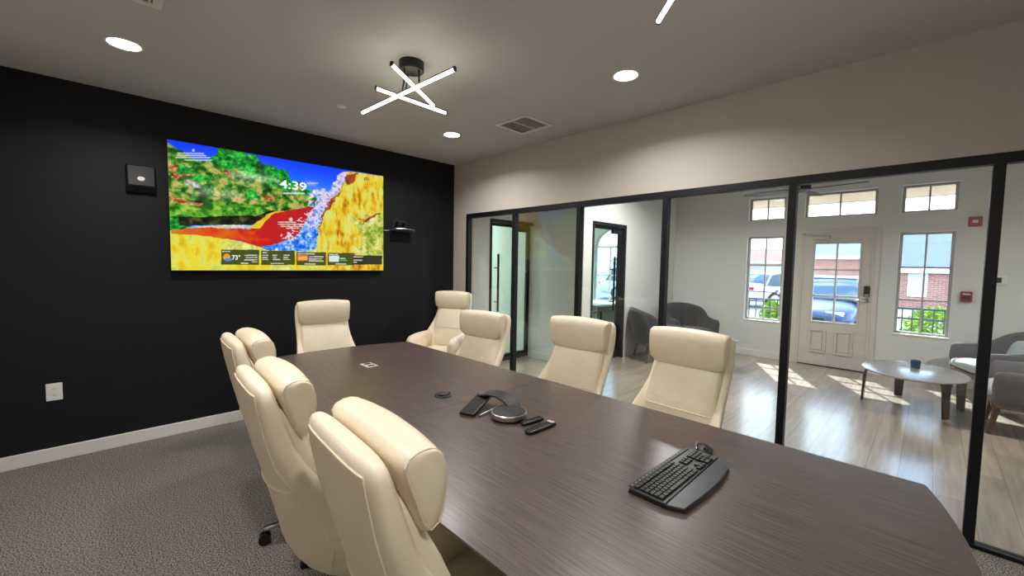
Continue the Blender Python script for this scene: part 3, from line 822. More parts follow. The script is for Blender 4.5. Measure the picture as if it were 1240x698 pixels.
# ------------------------------------------------------------------ television and wall gear
tv = thing('television', 'large wall-mounted television showing colourful rocks, waterfall and clock', 'television', (-1.95, 0, 1.908))
TW, TH = 1.875/2, 1.064/2
bm = new(); box(bm, -TW,TW,-.058,-.022,-TH,TH); obj('bezel', bm, M['tvbody'], tv, bevel=.004)
bm = new(); box(bm, -.35,.35,-.022,-.001,-.22,.22); obj('wall_mount', bm, M['black_plastic'], tv)
# -- screen picture painted on a fine grid of faces
NX, NY = 480, 272
src = [(40,32),(1060,202),(1065,655),(63,655)]; dst = [(0,0),(1,0),(1,1),(0,1)]
A_ = []
for (x,y),(u,v) in zip(src,dst):
    A_ += [[x,y,1,0,0,0,-u*x,-u*y],[0,0,0,x,y,1,-v*x,-v*y]]
hv = np.linalg.solve(np.array(A_,float), np.array([c for p in dst for c in p],float)); Hm = np.append(hv,1).reshape(3,3); Hi = np.linalg.inv(Hm)
uu, vv = np.meshgrid((np.arange(NX)+.5)/NX, (np.arange(NY)+.5)/NY)
q_ = np.stack([uu,vv,np.ones_like(uu)],-1) @ Hi.T; PX, PY = q_[...,0]/q_[...,2], q_[...,1]/q_[...,2]   # photo-crop coordinates of each cell
def vnoise(sx, sy, octs=4, seed=0):
    r_ = np.random.default_rng(seed); out = np.zeros((NY,NX)); amp = 1; tot = 0
    for o in range(octs):
        gx, gy = int(sx*2**o)+2, int(sy*2**o)+2; g = r_.random((gy,gx))
        x = uu*(gx-1.001); y = vv*(gy-1.001); xi = x.astype(int); yi = y.astype(int); fx = x-xi; fy = y-yi
        fx = fx*fx*(3-2*fx); fy = fy*fy*(3-2*fy)
        out += amp*((g[yi,xi]*(1-fx)+g[yi,xi+1]*fx)*(1-fy)+(g[yi+1,xi]*(1-fx)+g[yi+1,xi+1]*fx)*fy); tot += amp; amp *= .6
    return out/tot
def inside(poly, jx=0, jy=0):
    X = PX+jx; Y = PY+jy; c = np.zeros_like(X, bool); n = len(poly)
    for i in range(n):
        x0,y0 = poly[i]; x1,y1 = poly[(i+1)%n]
        if y0 == y1: continue
        c ^= ((y0 > Y) != (y1 > Y)) & (X < (x1-x0)*(Y-y0)/(y1-y0)+x0)
    return c
def ramp(t, stops):
    t = np.clip(t,0,1); ps = [s[0] for s in stops]; return np.stack([np.interp(t, ps, [s[1][k] for s in stops]) for k in range(3)], -1)
n1 = vnoise(14,9,5,1); n2 = vnoise(40,26,4,2); n3 = vnoise(6,4,4,3); n4 = vnoise(60,8,4,4); n5 = vnoise(90,60,2,5); n6 = vnoise(26,6,4,8)
st1 = lambda n: np.clip((n-n.mean())/(3.2*n.std())+.5,0,1)
n1,n2,n3,n4,n5,n6 = map(st1,(n1,n2,n3,n4,n5,n6))
jx, jy = (n2-.5)*26, (n1-.5)*30
img = ramp((PY-30-.16*(PX-38))/170, [(0,(6,54,250)),(.5,(24,100,255)),(1,(110,175,255))])
def paint(mask, col): img[mask] = col[mask]
hill = [(0,20),(42,48),(100,82),(170,120),(250,128),(400,150),(470,160),(560,185),(600,205),(640,240),(700,268),(735,310),(760,345),(700,375),(480,402),(0,402)]
hc = ramp(n2*.65+n1*.35, [(0,(14,40,14)),(.25,(30,92,26)),(.42,(62,140,40)),(.55,(120,160,50)),(.68,(176,170,84)),(.84,(204,190,120)),(.94,(168,120,70)),(1,(226,214,170))])
paint(inside(hill,jx*.4,jy*.4), hc)
gb = ramp(n2, [(0,(30,90,20)),(.5,(84,170,40)),(1,(170,200,80))])
paint(inside([(40,345),(300,335),(520,350),(480,392),(40,400)],jx,jy*.5), gb)
rk = ramp(n5, [(0,(90,40,22)),(.5,(176,86,42)),(1,(220,170,120))])
for pl in ([(45,150),(110,170),(140,205),(60,215)],[(290,170),(325,190),(335,220),(300,205)],[(55,312),(200,330),(190,345),(60,335)],[(500,280),(560,300),(540,320),(490,305)]): paint(inside(pl,jx*1.2,jy*.6), rk)
gy_ = ramp(n5, [(0,(120,120,130)),(1,(226,222,220))]); paint(inside([(120,225),(180,232),(190,262),(130,250)],jx,jy*.5), gy_)
tc_ = ramp(n2*.5+n5*.5, [(0,(0,50,24)),(.4,(10,130,40)),(.75,(40,190,60)),(1,(120,230,90))])
for (cx_,cy_,rx,ry) in ((335,120,85,55),(400,135,70,45),(300,100,40,35),(480,185,75,42),(560,215,55,38),(120,180,40,20),(200,218,42,18),(440,300,36,26),(620,245,40,25),(690,285,30,18),(84,428,80,40),(230,265,38,18)):
    paint(((PX-cx_+jx)/rx)**2+((PY-cy_+jy*.6)/ry)**2 < 1, tc_)
dk = ramp(n2, [(0,(14,16,8)),(.6,(34,40,18)),(1,(80,84,40))])
paint(inside([(90,400),(450,392),(520,372),(560,366),(500,400),(440,440),(100,444)],jx*.3,jy*.3), dk)
paint(inside([(170,448),(300,438),(430,440),(450,452),(180,456)]), ramp(n5,[(0,(190,190,150)),(1,(236,230,200))]))
yel = ramp(n6*.6+n1*.4, [(0,(214,176,20)),(.35,(236,216,50)),(.6,(226,226,92)),(.85,(190,206,96)),(1,(240,236,140))])
paint(inside([(40,460),(300,496),(480,545),(760,545),(760,690),(40,690)],0,jy*.3), yel)
red = ramp((PX-60)/650+(n1-.5)*.5, [(0,(214,120,20)),(.4,(222,74,20)),(.65,(200,30,22)),(1,(190,28,40))])
paint(inside([(60,462),(200,452),(430,458),(470,440),(520,384),(600,368),(680,360),(720,343),(738,352),(715,400),(690,430),(650,490),(560,530),(480,546),(380,516),(280,496),(60,480)],jx*.25,jy*.25), red)
paint(inside([(425,455),(470,420),(510,388),(560,370),(600,367),(540,385),(505,420),(480,455)],jx*.2,jy*.2), ramp(n1,[(0,(226,170,20)),(1,(240,214,60))]))
ry_ = ramp(n4*.55+n1*.45, [(0,(150,84,16)),(.2,(206,150,22)),(.45,(232,200,44)),(.7,(226,220,90)),(1,(214,224,130))])
paint(inside([(870,182),(905,180),(1080,205),(1080,690),(742,690),(742,560),(755,440),(800,330)],jx*.4,0), ry_)
paint(inside([(900,400),(1070,395),(1070,580),(930,570),(960,480)],jx*2,jy), ramp(n2,[(0,(120,150,40)),(.5,(190,200,80)),(1,(230,232,150))]))
am = ramp(n4,[(0,(110,40,20)),(1,(196,90,40))])
for pl in ([(880,190),(935,188),(930,225),(890,250),(875,215)],[(745,440),(800,330),(870,260),(830,320),(790,380),(760,445)],[(960,410),(1050,380),(1030,398),(970,420)]): paint(inside(pl,jx*.5,jy*.4), am)
pk = ramp(n5*.6+n2*.4,[(0,(70,110,220)),(.35,(150,170,240)),(.6,(226,226,250)),(.8,(236,190,200)),(1,(255,255,255))])
paint(inside([(860,176),(890,178),(860,260),(800,330),(760,430),(740,470),(690,470),(700,400),(740,350),(800,280)],jx*.7,jy*.7), pk)
paint(inside([(720,290),(770,275),(800,300),(740,345),(700,345),(730,320)],jx*2,jy*1.4), pk)
wt = ramp(n5*.5+n2*.5,[(0,(10,70,190)),(.4,(40,120,240)),(.7,(120,180,250)),(1,(240,246,255))])
paint(inside([(480,545),(600,525),(690,468),(742,438),(750,470),(742,560),(600,575),(510,560)],jx*.5,jy*.5), wt)
sp = (n5 > .78) & inside([(560,500),(700,370),(740,420),(690,480),(620,520)]); paint(sp, pk)
# widgets along the lower edge
def rect(x0,y0,x1,y1,c,al=1.):
    m_ = inside([(x0,y0),(x1,y0),(x1,y1),(x0,y1)]); img[m_] = img[m_]*(1-al)+np.array(c,float)*al
for r_ in ((296,556,474,628),(484,561,643,629),(651,568,791,631),(799,571,926,630)): rect(*r_, (62,70,22), .93)
rect(918,583,1059,627,(38,42,36),.95)
def bar(x0,y0,x1,h=5,c=(225,228,222)): rect(x0,y0-h/2,x1,y0+h/2,c,.85)
for b_ in ((302,565,338),(404,583,466),(412,594,466),(404,605,466),(440,615,466),(388,621,424),
           (490,570,512),(488,583,518),(490,594,516),(490,603,518),(538,583,560),(540,594,556),(540,603,574),(588,583,618),(588,594,612),(588,603,620),(530,622,592),
           (656,576,738),(708,590,780),(708,600,772),(708,610,780),(690,624,742),(804,578,848),(858,598,884),(836,624,888),(922,590,968),(922,606,964),(922,616,938),
           (88,98,212),(84,108,222),(80,118,240),(120,130,250),(562,424,648),(562,434,690),(574,444,686),(600,453,660)): bar(*b_)
bar(858,607,890,5,(70,220,90))
rect(655,582,704,609,(226,130,50)); rect(660,590,700,604,(240,176,110))
rect(805,584,853,614,(222,228,232))
for (cx_,cy_,r_,c_) in ((322,592,17,(240,160,30)),(622,411,9,(230,210,210)),(162,84,7,(170,190,250))):
    m_ = ((PX-cx_)**2+(PY-cy_)**2) < r_*r_; img[m_] = c_
m_ = (((PX-328)/18)**2+((PY-604)/8)**2) < 1; img[m_] = (70,140,240)
bar(585,286,686,8,(225,235,250)); bar(700,237,752,4,(220,180,200))
for pl in ((970,208,986,222),(950,408,972,434)):
    rect(*pl,(90,84,30),.8); rect(pl[0]+3,pl[1]+3,pl[2]-3,pl[3]-3,(214,190,60),.8)
img = np.clip(img,0,255)/255
limg = np.where(img <= .04045, img/12.92, ((img+.055)/1.055)**2.4)
W2, H2 = TW-.008, TH-.008
xs = np.linspace(-W2,W2,NX+1); zs = np.linspace(H2,-H2,NY+1)
co = np.zeros(((NX+1)*(NY+1),3)); gx_, gz_ = np.meshgrid(xs,zs); co[:,0] = gx_.ravel(); co[:,1] = -.0588; co[:,2] = gz_.ravel()
ii, jj = np.meshgrid(np.arange(NX),np.arange(NY)); a_ = (jj*(NX+1)+ii).ravel()
fc = np.stack([a_, a_+NX+1, a_+NX+2, a_+1],-1)
me = bpy.data.meshes.new('screen'); me.from_pydata(co.tolist(), [], fc.tolist())
ca = me.color_attributes.new('picture','FLOAT_COLOR','CORNER')
colr = np.ones((NX*NY,4,4)); colr[...,:3] = limg.reshape(-1,1,3); ca.data.foreach_set('color', colr.ravel().astype(np.float32))
scr = bpy.data.objects.new('screen', me); COL.objects.link(scr); scr.parent = tv
m_ = bpy.data.materials.new('lit_screen'); m_.use_nodes = True; nt = m_.node_tree; b_ = nt.nodes['Principled BSDF']
b_.inputs['Base Color'].default_value = (.004,.004,.005,1); b_.inputs['Roughness'].default_value = .08; b_.inputs['Emission Strength'].default_value = .92
at = nt.nodes.new('ShaderNodeVertexColor'); at.layer_name = 'picture'; nt.links.new(at.outputs[0], b_.inputs['Emission Color'])
me.materials.append(m_)
def crop_to_screen(x, y):
    q = Hm @ np.array([x,y,1.]); u, v = q[0]/q[2], q[1]/q[2]; return (-W2+2*W2*u, H2-2*H2*v)
def screen_text(name, body, p0, p1):
    cu = bpy.data.curves.new(name, 'FONT'); cu.body = body; cu.size = 1; cu.offset = .012
    o = bpy.data.objects.new(name+'_curve', cu); COL.objects.link(o)
    dg = bpy.context.evaluated_depsgraph_get(); dg.update()
    me = bpy.data.meshes.new_from_object(o.evaluated_get(dg)); bpy.data.objects.remove(o)
    v = np.array([w.co[:] for w in me.vertices]); mn, mx = v.min(0), v.max(0)
    (xa, za), (xb, zb) = p0, p1
    for w in me.vertices:
        a = (w.co.x-mn[0])/(mx[0]-mn[0]); b = (w.co.y-mn[1])/(mx[1]-mn[1])
        w.co = (xa+(xb-xa)*a, -.0594, zb+(za-zb)*b)
    me.name = name; me.materials.clear(); me.materials.append(M['txt'])
    o = bpy.data.objects.new(name, me); COL.objects.link(o); o.parent = tv
    return o
a0 = crop_to_screen(568,219); a1 = crop_to_screen(696,276); screen_text('clock_text', '4:39', (a0[0], a0[1]), (a1[0], a1[1]+.0))
a0 = crop_to_screen(346,581); a1 = crop_to_screen(386,605); screen_text('temperature_text', '73°', a0, a1)

ws = thing('wall_speaker_box', 'small black wall box with white oval left of television', 'wall box', (-3.045, 0, 2.095))
bm = new(); loft(bm, [[(-.088,0,-.105),(.088,0,-.105),(.088,0,.105),(-.088,0,.105)],[(-.088,-.03,-.105),(.088,-.03,-.105),(.088,-.02,.105),(-.088,-.02,.105)],[(-.078,-.068,-.055),(.084,-.068,-.055),(.086,-.035,.105),(-.08,-.035,.105)]])
obj('housing', bm, mat('near_black_housing', (17,18,20), .5, spec=.3), ws, bevel=.006)
bm = new(); R = [[(-.0+.022*math.cos(2*PI*k/24), -.0585+dy, .0+.017*math.sin(2*PI*k/24)) for k in range(24)] for dy in (.008,-.003)]; loft(bm, R); obj('emblem', bm, M['white_lens'], ws)

wc = thing('wall_bracket_camera', 'small black camera on shelf bracket right of television', 'camera', (-.80, 0, 1.86))
bm = new(); box(bm, -.075,.075,-.012,0,-.02,.11); obj('wall_plate', bm, M['black_soft'], wc, bevel=.003)
bm = new(); box(bm, -.10,.15,-.13,0,-.022,-.012); obj('shelf', bm, M['black_soft'], wc, bevel=.003)
bm = new(); box(bm, -.055,.055,-.10,-.03,-.012,.09); cb = obj('camera_body', bm, M['black_plastic'], wc, bevel=.012)
bm = new(); cyl(bm, (0,-.098,.045),(0,-.112,.045),.026,seg=20); obj('lens', bm, mat('camera_lens', (10,10,14), .05), cb, smooth=True)
bm = new(); tube(bm, [(-.20,-.012,-.022),(-.13,-.03,-.018),(-.09,-.10,.0),(.0,-.135,.004),(.08,-.135,.0),(.14,-.125,-.004),(.152,-.09,-.03)], .0045, 8); obj('cable', bm, M['steel'], wc, smooth=True)

def wall_plate(label, loc, rz, w, h, name='wall_outlet', grp=None):
    o = thing(name, label, 'outlet', loc, rz, grp)
    bm = new(); box(bm, -w/2,w/2,-.006,0,-h/2,h/2); obj('cover_plate', bm, M['outlet'], o, bevel=.003)
    for zz in (-.022,.022):
        bm = new(); R = [[(p, dy, zz+q) for p, q in superellipse(16,.017,.014,3)] for dy in (-.005,-.008)]; loft(bm, R); so = obj('socket', bm, M['outlet'], o)
        bm = new()
        for xx in (-.006,.006): box(bm, xx-.001,xx+.001,-.0085,-.0078,zz-.002,zz+.006)
        box(bm, -.002,.002,-.0085,-.0078,zz-.009,zz-.005); obj('slot', bm, M['slot'], so)
    return o
wall_plate('white wall outlet low on the black wall', (-3.553,0,.505), 0, .082, .125)
wall_plate('white wall outlet on lobby wall beside dark armchair', (XF,-1.73,.49), -PI/2, .075, .118)

# ------------------------------------------------------------------ ceiling things
def light(name, typ, loc, energy, col=(1,.93,.84), rot=(0,0,0), size=.12, spread=None, parent=None):
    l = bpy.data.lights.new(name, typ); l.energy = energy; l.color = col
    if typ == 'AREA':
        l.shape = 'DISK'; l.size = size
        if spread: l.spread = math.radians(spread)
    o = bpy.data.objects.new(name, l); COL.objects.link(o); o.location = loc; o.rotation_euler = rot
    if parent: o.parent = parent
    return o
def downlight(x, y, z, label, e=18, grp='recessed ceiling lights', col=(1,.975,.95)):
    d = thing('recessed_downlight', label, 'ceiling light', (x,y,z), 0, grp)
    bm = new(); lathe(bm, [(.092,0),(.092,-.004),(.080,-.007),(.074,-.004),(.074,0)], 32); obj('trim_ring', bm, M['white_trim'], d, smooth=True)
    bm = new(); lathe(bm, [(.0737,-.0005),(.0737,-.0045),(.0005,-.0048)], 32); obj('lens', bm, M['lamp'], d)
    light('lamp', 'AREA', (0,0,-.012), e, col, size=.13, spread=150, parent=d)
    return d
downlight(-3.153,-.997,H,'lit recessed ceiling light above the left black wall')
downlight(-.80,-1.03,H,'lit recessed ceiling light near the far room corner')
downlight(-.79,-2.925,H,'lit recessed ceiling light close to the glass partition beyond the vent')
downlight(-3.153,-2.925,H,'recessed ceiling light over the left chairs')
downlight(-3.153,-4.85,H,'recessed ceiling light near the back left room corner')

def bar_fixture(label, loc, bars, rz=0):
    f = thing('ceiling_fixture', label, 'ceiling light', loc, rz, 'three bar LED ceiling fixtures')
    bm = new(); lathe(bm, [(.0005,0),(.078,0),(.078,-.052),(.074,-.056),(.0005,-.056)], 32); obj('canopy', bm, M['canopy'], f, smooth=True)
    for (a, b) in bars:
        a, b = Vector(a), Vector(b); d = (b-a).normalized(); L = (b-a).length
        u = Vector((0,0,1)); u = (u - d*u.dot(d)).normalized()
        w = d.cross(u)
        bm = new()
        R = [[p+w*x+u*z for x, z in ((-.006,.006),(.006,.006),(.006,.014),(-.006,.014))] for p in (a,b)]
        loft(bm, R)
        for p, q in ((a,-1),(b,1)):
            loft(bm, [[p+d*q*o_+w*x+u*z for x, z in ((-.010,-.012),(.010,-.012),(.010,.014),(-.010,.014))] for o_ in (0,.008)])
        br = obj('light_bar', bm, M['canopy'], f)
        bm = new(); R = []
        for p in (a, b): R.append([p+w*(0.009*math.cos(t_))+u*(-.002+.009*math.sin(t_)) for t_ in [2*PI*k/14 for k in range(14)]])
        loft(bm, R); obj('diffuser', bm, M['led'], br, smooth=True)
        # stem from the canopy to the bar
        tt = max(0,min(1,(Vector((0,0,0))-a).dot(Vector((d.x,d.y,0)))/max(1e-6,(d.x**2+d.y**2))/L)); p = a.lerp(b, tt)
        cx_ = Vector((p.x,p.y,0)); 
        if cx_.length > .055: cx_ = cx_.normalized()*.055
        bm = new(); tube(bm, [cx_+Vector((0,0,-.05)), cx_.lerp(Vector((p.x,p.y,0)),.3)+Vector((0,0,(p.z)*.6-.02)), p+u*.01], .006, 8); obj('stem', bm, M['canopy'], f, smooth=True)
    return f
BARS = [((-.127,.417,-.24),(-.013,-.464,-.19)), ((-.225,-.165,-.14),(.180,.02,-.21)), ((-.16,.15,-.165),(.33,.095,-.20))]
BARS_PLACE = 1
bar_fixture('lit three bar ceiling fixture on black canopy nearer the television', (-1.86,-2.04,H), BARS)
bar_fixture('lit three bar ceiling fixture at the top edge over the near table end', (-1.86,-3.93,H), BARS, math.radians(-50))

def vent(label, loc, rz, w, l):
    v = thing('ceiling_vent', label, 'vent', loc, rz, 'ceiling air vents')
    bm = new(); t = .035
    box(bm, -w/2,w/2,-l/2,-l/2+t,-.008,0); box(bm, -w/2,w/2,l/2-t,l/2,-.008,0); box(bm, -w/2,-w/2+t,-l/2+t,l/2-t,-.008,0); box(bm, w/2-t,w/2,-l/2+t,l/2-t,-.008,0)
    box(bm, -w/2+t,w/2-t,-.012,.012,-.008,-.001)
    obj('frame', bm, M['vent'], v, bevel=.002)
    bm = new(); box(bm, -w/2+t,w/2-t,-l/2+t,l/2-t,-.0015,0); obj('backing', bm, M['vent_dark'], v)
    bm = new(); n = 11
    for k in range(n):
        xx = -w/2+t+(w-2*t)*(k+.5)/n
        vs = box(bm, -.0075,.0075,-l/2+t,l/2-t,-.001,.001)
        xform(vs, Matrix.Translation((xx,0,-.006)) @ Matrix.Rotation(math.radians(-40),4,'Y'))
    obj('louver_panel', bm, M['vent'], v)
vent('square white air vent in the ceiling near the glass partition', (-.533,-1.752,H), 0, .36, .39)
vent('white air vent at the top edge of the ceiling on the left', (-3.22,-1.80,H), 0, .37, .39)
sp_ = thing('sprinkler_cap', 'small white round sprinkler cover on ceiling above the television', 'sprinkler', (-1.859,-.959,H))
bm = new(); lathe(bm, [(.042,0),(.042,-.004),(.036,-.008),(.0005,-.009)], 24); obj('cover', bm, M['vent'], sp_, smooth=True)

# ------------------------------------------------------------------ lobby things
def armchair(label, loc, rz, fabric, pillow=False):
    a = thing('tub_armchair', label, 'armchair', loc, rz, 'upholstered lobby armchairs')
    # U shaped shell : points along the plan, with top height
    plan = []
    for k in range(7): plan.append((.30-.48*k/6, .315, .60+.02*k/6 + (.10*(max(0,k-3)/3)**2)))
    for k in range(1, 12):
        t_ = PI*k/12; plan.append((-.18-.16*math.sin(t_), .315*math.cos(t_), .72+.12*math.sin(t_)**.8))
    for k in range(6,-1,-1): plan.append((.30-.48*k/6, -.315, .60+.02*k/6 + (.10*(max(0,k-3)/3)**2)))
    n = len(plan); R = []
    for i, (x, y, zt) in enumerate(plan):
        p, q = plan[max(i-1,0)], plan[min(i+1,n-1)]; d_ = Vector((q[0]-p[0], q[1]-p[1], 0)).normalized(); o_ = Vector((d_.y*-1, d_.x, 0))
        o_ = -o_ if o_.dot(Vector((x+.05,y,0))) < 0 else o_
        c = Vector((x,y,0)); lean = .04 + .25*max(0, zt-.62)
        zb = .25
        R.append([c-o_*.03+Vector((0,0,zb)), c+o_*.03+Vector((0,0,zb)), c+o_*(.035+lean*.5)+Vector((0,0,(zb+zt)/2)), c+o_*(.028+lean)+Vector((0,0,zt-.02)), c+o_*lean+Vector((0,0,zt)), c+o_*(lean-.03)+Vector((0,0,zt-.02)), c+o_*(lean*.5-.03)+Vector((0,0,(zb+zt)/2))])
    bm = new(); loft(bm, R); obj('tub_shell', bm, fabric, a, smooth=True, sub=1)
    bm = new(); box(bm, -.30,.29,-.30,.30,.245,.31); obj('seat_rail', bm, M['oak'] if fabric is M['grey_fabric'] else fabric, a, bevel=.012)
    bm = new(); R = [[(x, p, z+q) for p, q in superellipse(20, w, h, 4)] for x, w, z, h in ((-.27,.24,.37,.03),(-.25,.27,.375,.06),(0,.282,.385,.07),(.24,.282,.385,.068),(.31,.27,.378,.05),(.325,.24,.37,.025))]
    loft(bm, R); obj('seat_cushion', bm, M['pale_fabric'] if fabric is M['grey_fabric'] else fabric, a, smooth=True, sub=1)
    for sx, sy in ((.25,.26),(.25,-.26),(-.25,.24),(-.25,-.24)):
        bm = new(); cyl(bm, (sx*1.15, sy*1.15, 0), (sx, sy, .25), .016, .026, 12); obj('leg', bm, M['oak'], a, smooth=True)
    return a
armchair('grey lobby armchair farther from the glass, beside the right tall window', (3.98,-5.02,0), math.radians(112), M['grey_fabric'])
armchair('grey lobby armchair at the right edge, in front of another grey one', (2.75,-5.16,0), math.radians(88), M['grey_fabric'])
armchair('charcoal lobby armchair seen side-on against the office wall', (2.97,-1.42,0), math.radians(-42), M['dark_fabric'])
armchair('charcoal lobby armchair in the lobby corner behind the partition post', (3.92,-1.52,0), math.radians(-128), M['dark_fabric'])
pl = thing('throw_pillow', 'pale grey throw pillow leaning in the far grey armchair', 'pillow', (4.02,-5.17,.56), math.radians(112))
bm = new(); R = [[(x, p, q) for p, q in superellipse(20, w, w*.8, 3.5)] for x, w in ((-.055,.06),(-.045,.13),(-.02,.19),(0,.205),(.02,.19),(.045,.13),(.055,.06))]
loft(bm, R); xform(bm.verts, Matrix.Rotation(math.radians(-18),4,'Y')); obj('cover', bm, M['pale_fabric'], pl, smooth=True, sub=1)

ct = thing('coffee_table', 'low oval coffee table with bent dark plywood legs in lobby', 'coffee table', (2.86,-4.33,0))
bm = new(); R = [[(.54*s_*math.cos(2*PI*k/48), .42*s_*math.sin(2*PI*k/48), z) for k in range(48)] for s_, z in ((.96,.396),(1.0,.404),(1.0,.414),(.985,.418))]
loft(bm, R); obj('tabletop', bm, M['table_lam'], ct, smooth=True)
for fx, fy in ((.02,.40),(.55,.12),(-.18,-.26),(.34,-.38)):
    d_ = Vector((fx,fy,0)); L = d_.length; d_ = d_/L if L else Vector((1,0,0)); sd = Vector((-d_.y,d_.x,0))
    prof = [(L-.36,.392,.055),(L-.15,.390,.055),(L-.07,.384,.055),(L-.03,.362,.052),(L-.012,.32,.048),(L-.008,.2,.042),(L,.0,.036)]
    bm = new(); R = []
    for i, (r_, z, w_) in enumerate(prof):
        a = prof[max(i-1,0)]; b = prof[min(i+1,len(prof)-1)]; tg = (d_*(b[0]-a[0])+Vector((0,0,b[1]-a[1]))).normalized(); nr = sd.cross(tg)
        c = d_*r_+Vector((0,0,z))
        R.append([c-sd*w_-nr*.010, c+sd*w_-nr*.010, c+sd*w_+nr*.010, c-sd*w_+nr*.010])
    loft(bm, R); obj('leg', bm, M['walnut'], ct, smooth=True, angle=50)
cupt = thing('candle_glass', 'small dark blue candle glass on the lobby coffee table', 'glass', (3.02,-4.345,.418))
bm = new(); lathe(bm, [(.034,0),(.039,.004),(.043,.085),(.040,.085),(.037,.012),(.0005,.010)], 24); obj('cup', bm, M['tumbler'], cupt, smooth=True)
bm = new(); lathe(bm, [(.0365,.013),(.039,.055),(.0005,.056)], 20); obj('wax', bm, mat('blue_wax',(70,104,134),.5), cupt, smooth=True)
sdt = thing('side_table', 'small round pale side table with thin bent metal legs beside charcoal armchair', 'side table', (3.0,-2.33,0))
bm = new(); lathe(bm, [(.0005,.44),(.235,.44),(.245,.448),(.245,.455),(.24,.46),(.0005,.46)], 40); obj('tabletop', bm, M['table_lam'], sdt, smooth=True)
for k in range(3):
    a = 2*PI*k/3-.5; c, s = math.cos(a), math.sin(a)
    bm = new(); tube(bm, [(c*.05,s*.05,.438),(c*.15,s*.15,.40),(c*.16,s*.16,.30),(c*.20,s*.20,.012),(c*.26,s*.26,.006)], .007, 8); obj('leg', bm, M['black_metal'], sdt, smooth=True)

fn = thing('ceiling_fan', 'dark ceiling fan in the lobby above the entry door', 'ceiling fan', (2.3,-3.33,0))
bm = new(); lathe(bm, [(.0005,2.33),(.05,2.335),(.10,2.36),(.105,2.40),(.07,2.45),(.03,2.47)], 28); obj('motor', bm, M['fan'], fn, smooth=True)
bm = new(); cyl(bm, (0,0,2.46),(0,0,HL-.05),.014,seg=12); obj('downrod', bm, M['fan'], fn)
bm = new(); lathe(bm, [(.03,HL-.09),(.07,HL-.05),(.07,HL)], 24); obj('canopy', bm, M['fan'], fn, smooth=True)
for k in range(4):
    a = math.radians(-98+90*k); c, s = math.cos(a), math.sin(a)
    bm = new(); R = []
    for r_, w_, tl in ((.08,.03,.1),(.16,.055,.14),(.35,.066,.13),(.52,.060,.10),(.585,.04,.08),(.60,.015,.08)):
        z = 2.365
        R.append([(c*r_-s*q*w_, s*r_+c*q*w_, z+q*w_*tl+t_) for q, t_ in ((-1,-.004),(1,-.004),(1,.004),(-1,.004))])
    loft(bm, R); obj('blade', bm, M['fan'], fn, smooth=True, angle=50)

fs = thing('fire_strobe', 'red fire alarm strobe high on wall right of transom', 'fire alarm', (XF,-4.763,2.107), -PI/2)
bm = new(); box(bm, -.06,.06,-.04,0,-.062,.062); obj('housing', bm, M['red'], fs, bevel=.012)
bm = new(); box(bm, -.024,.024,-.055,-.039,-.018,.018); obj('strobe_lens', bm, M['white_lens'], fs, bevel=.008)
fp = thing('fire_pull_station', 'red fire alarm pull station right of the tall window', 'fire alarm', (XF,-4.738,1.165), -PI/2)
bm = new(); box(bm, -.052,.052,-.045,0,-.065,.065); obj('housing', bm, M['red'], fp, bevel=.006)
bm = new(); box(bm, -.034,.034,-.060,-.044,-.022,.012); obj('pull_handle', bm, M['black_plastic'], fp, bevel=.004)
bm = new(); box(bm, -.034,.034,-.047,-.044,.024,.038); obj('white_stripe', bm, M['white_lens'], fp)
th_ = thing('thermostat', 'white thermostat with dark display right of the pull station', 'thermostat', (XF,-4.985,1.383), -PI/2)
bm = new(); box(bm, -.075,.075,-.025,0,-.052,.052); obj('housing', bm, M['outlet'], th_, bevel=.006)
bm = new(); box(bm, -.062,.032,-.027,-.0245,-.032,.032); obj('display', bm, mat('grey_display',(54,60,64),.2), th_)

# office behind the second door
dk_ = thing('office_desk', 'pale desk in the office below the arched window', 'desk', (3.75,.30,0))
bm = new(); box(bm, -.55,.60,-.38,.38,.70,.735); obj('desktop', bm, M['desk'], dk_, bevel=.004)
for x0 in (-.52,.53):
    bm = new(); box(bm, x0,x0+.04,-.36,.36,0,.70); obj('side_panel', bm, M['desk'], dk_)
bm = new(); box(bm, -.48,.53,.30,.32,.25,.70); obj('modesty_panel', bm, M['desk'], dk_)
oc = thing('office_chair', 'black office chair behind the second glass door', 'office chair', (2.80,-.12,0), math.radians(10))
bm = new(); R = [[(x, p, .47+q) for p, q in superellipse(18, w, .045, 4)] for x, w in ((-.23,.18),(-.2,.23),(.2,.24),(.25,.2))]; loft(bm, R); obj('seat', bm, M['black_soft'], oc, smooth=True)
bm = new(); loft(bm, path_sections([(-.30,1.0,.16,.03,0),(-.29,.97,.21,.05,.02),(-.26,.78,.22,.05,.03),(-.23,.6,.2,.05,.03),(-.225,.56,.15,.03,0)], 18, 3)); obj('backrest', bm, M['black_soft'], oc, smooth=True)
bm = new(); tube(bm, [(-.05,0,.40),(-.24,0,.42),(-.29,0,.62)], .02, 8); cyl(bm, (0,0,.08),(0,0,.43),.025,seg=12); obj('column', bm, M['black_metal'], oc)
for s in (-1,1):
    bm = new(); tube(bm, [(-.2,s*.22,.66),(.12,s*.25,.68),(.14,s*.25,.45)], .018, 8); obj('arm', bm, M['black_plastic'], oc, smooth=True)
for k in range(5):
    a = 2*PI*k/5; bm = new(); tube(bm, [(0,0,.10),(.28*math.cos(a),.28*math.sin(a),.07)], [.025,.015], 8); lg = obj('leg', bm, M['black_metal'], oc)
    bm = new(); c_ = Vector((.28*math.cos(a),.28*math.sin(a),.028)); t2 = Vector((-math.sin(a),math.cos(a),0))*.022; cyl(bm, c_-t2, c_+t2, .028, seg=14); obj('caster', bm, M['caster'], lg)
pf_ = thing('picture_frame', 'small dark framed picture on office wall left of arched window', 'picture', (3.3,4.2,1.72))
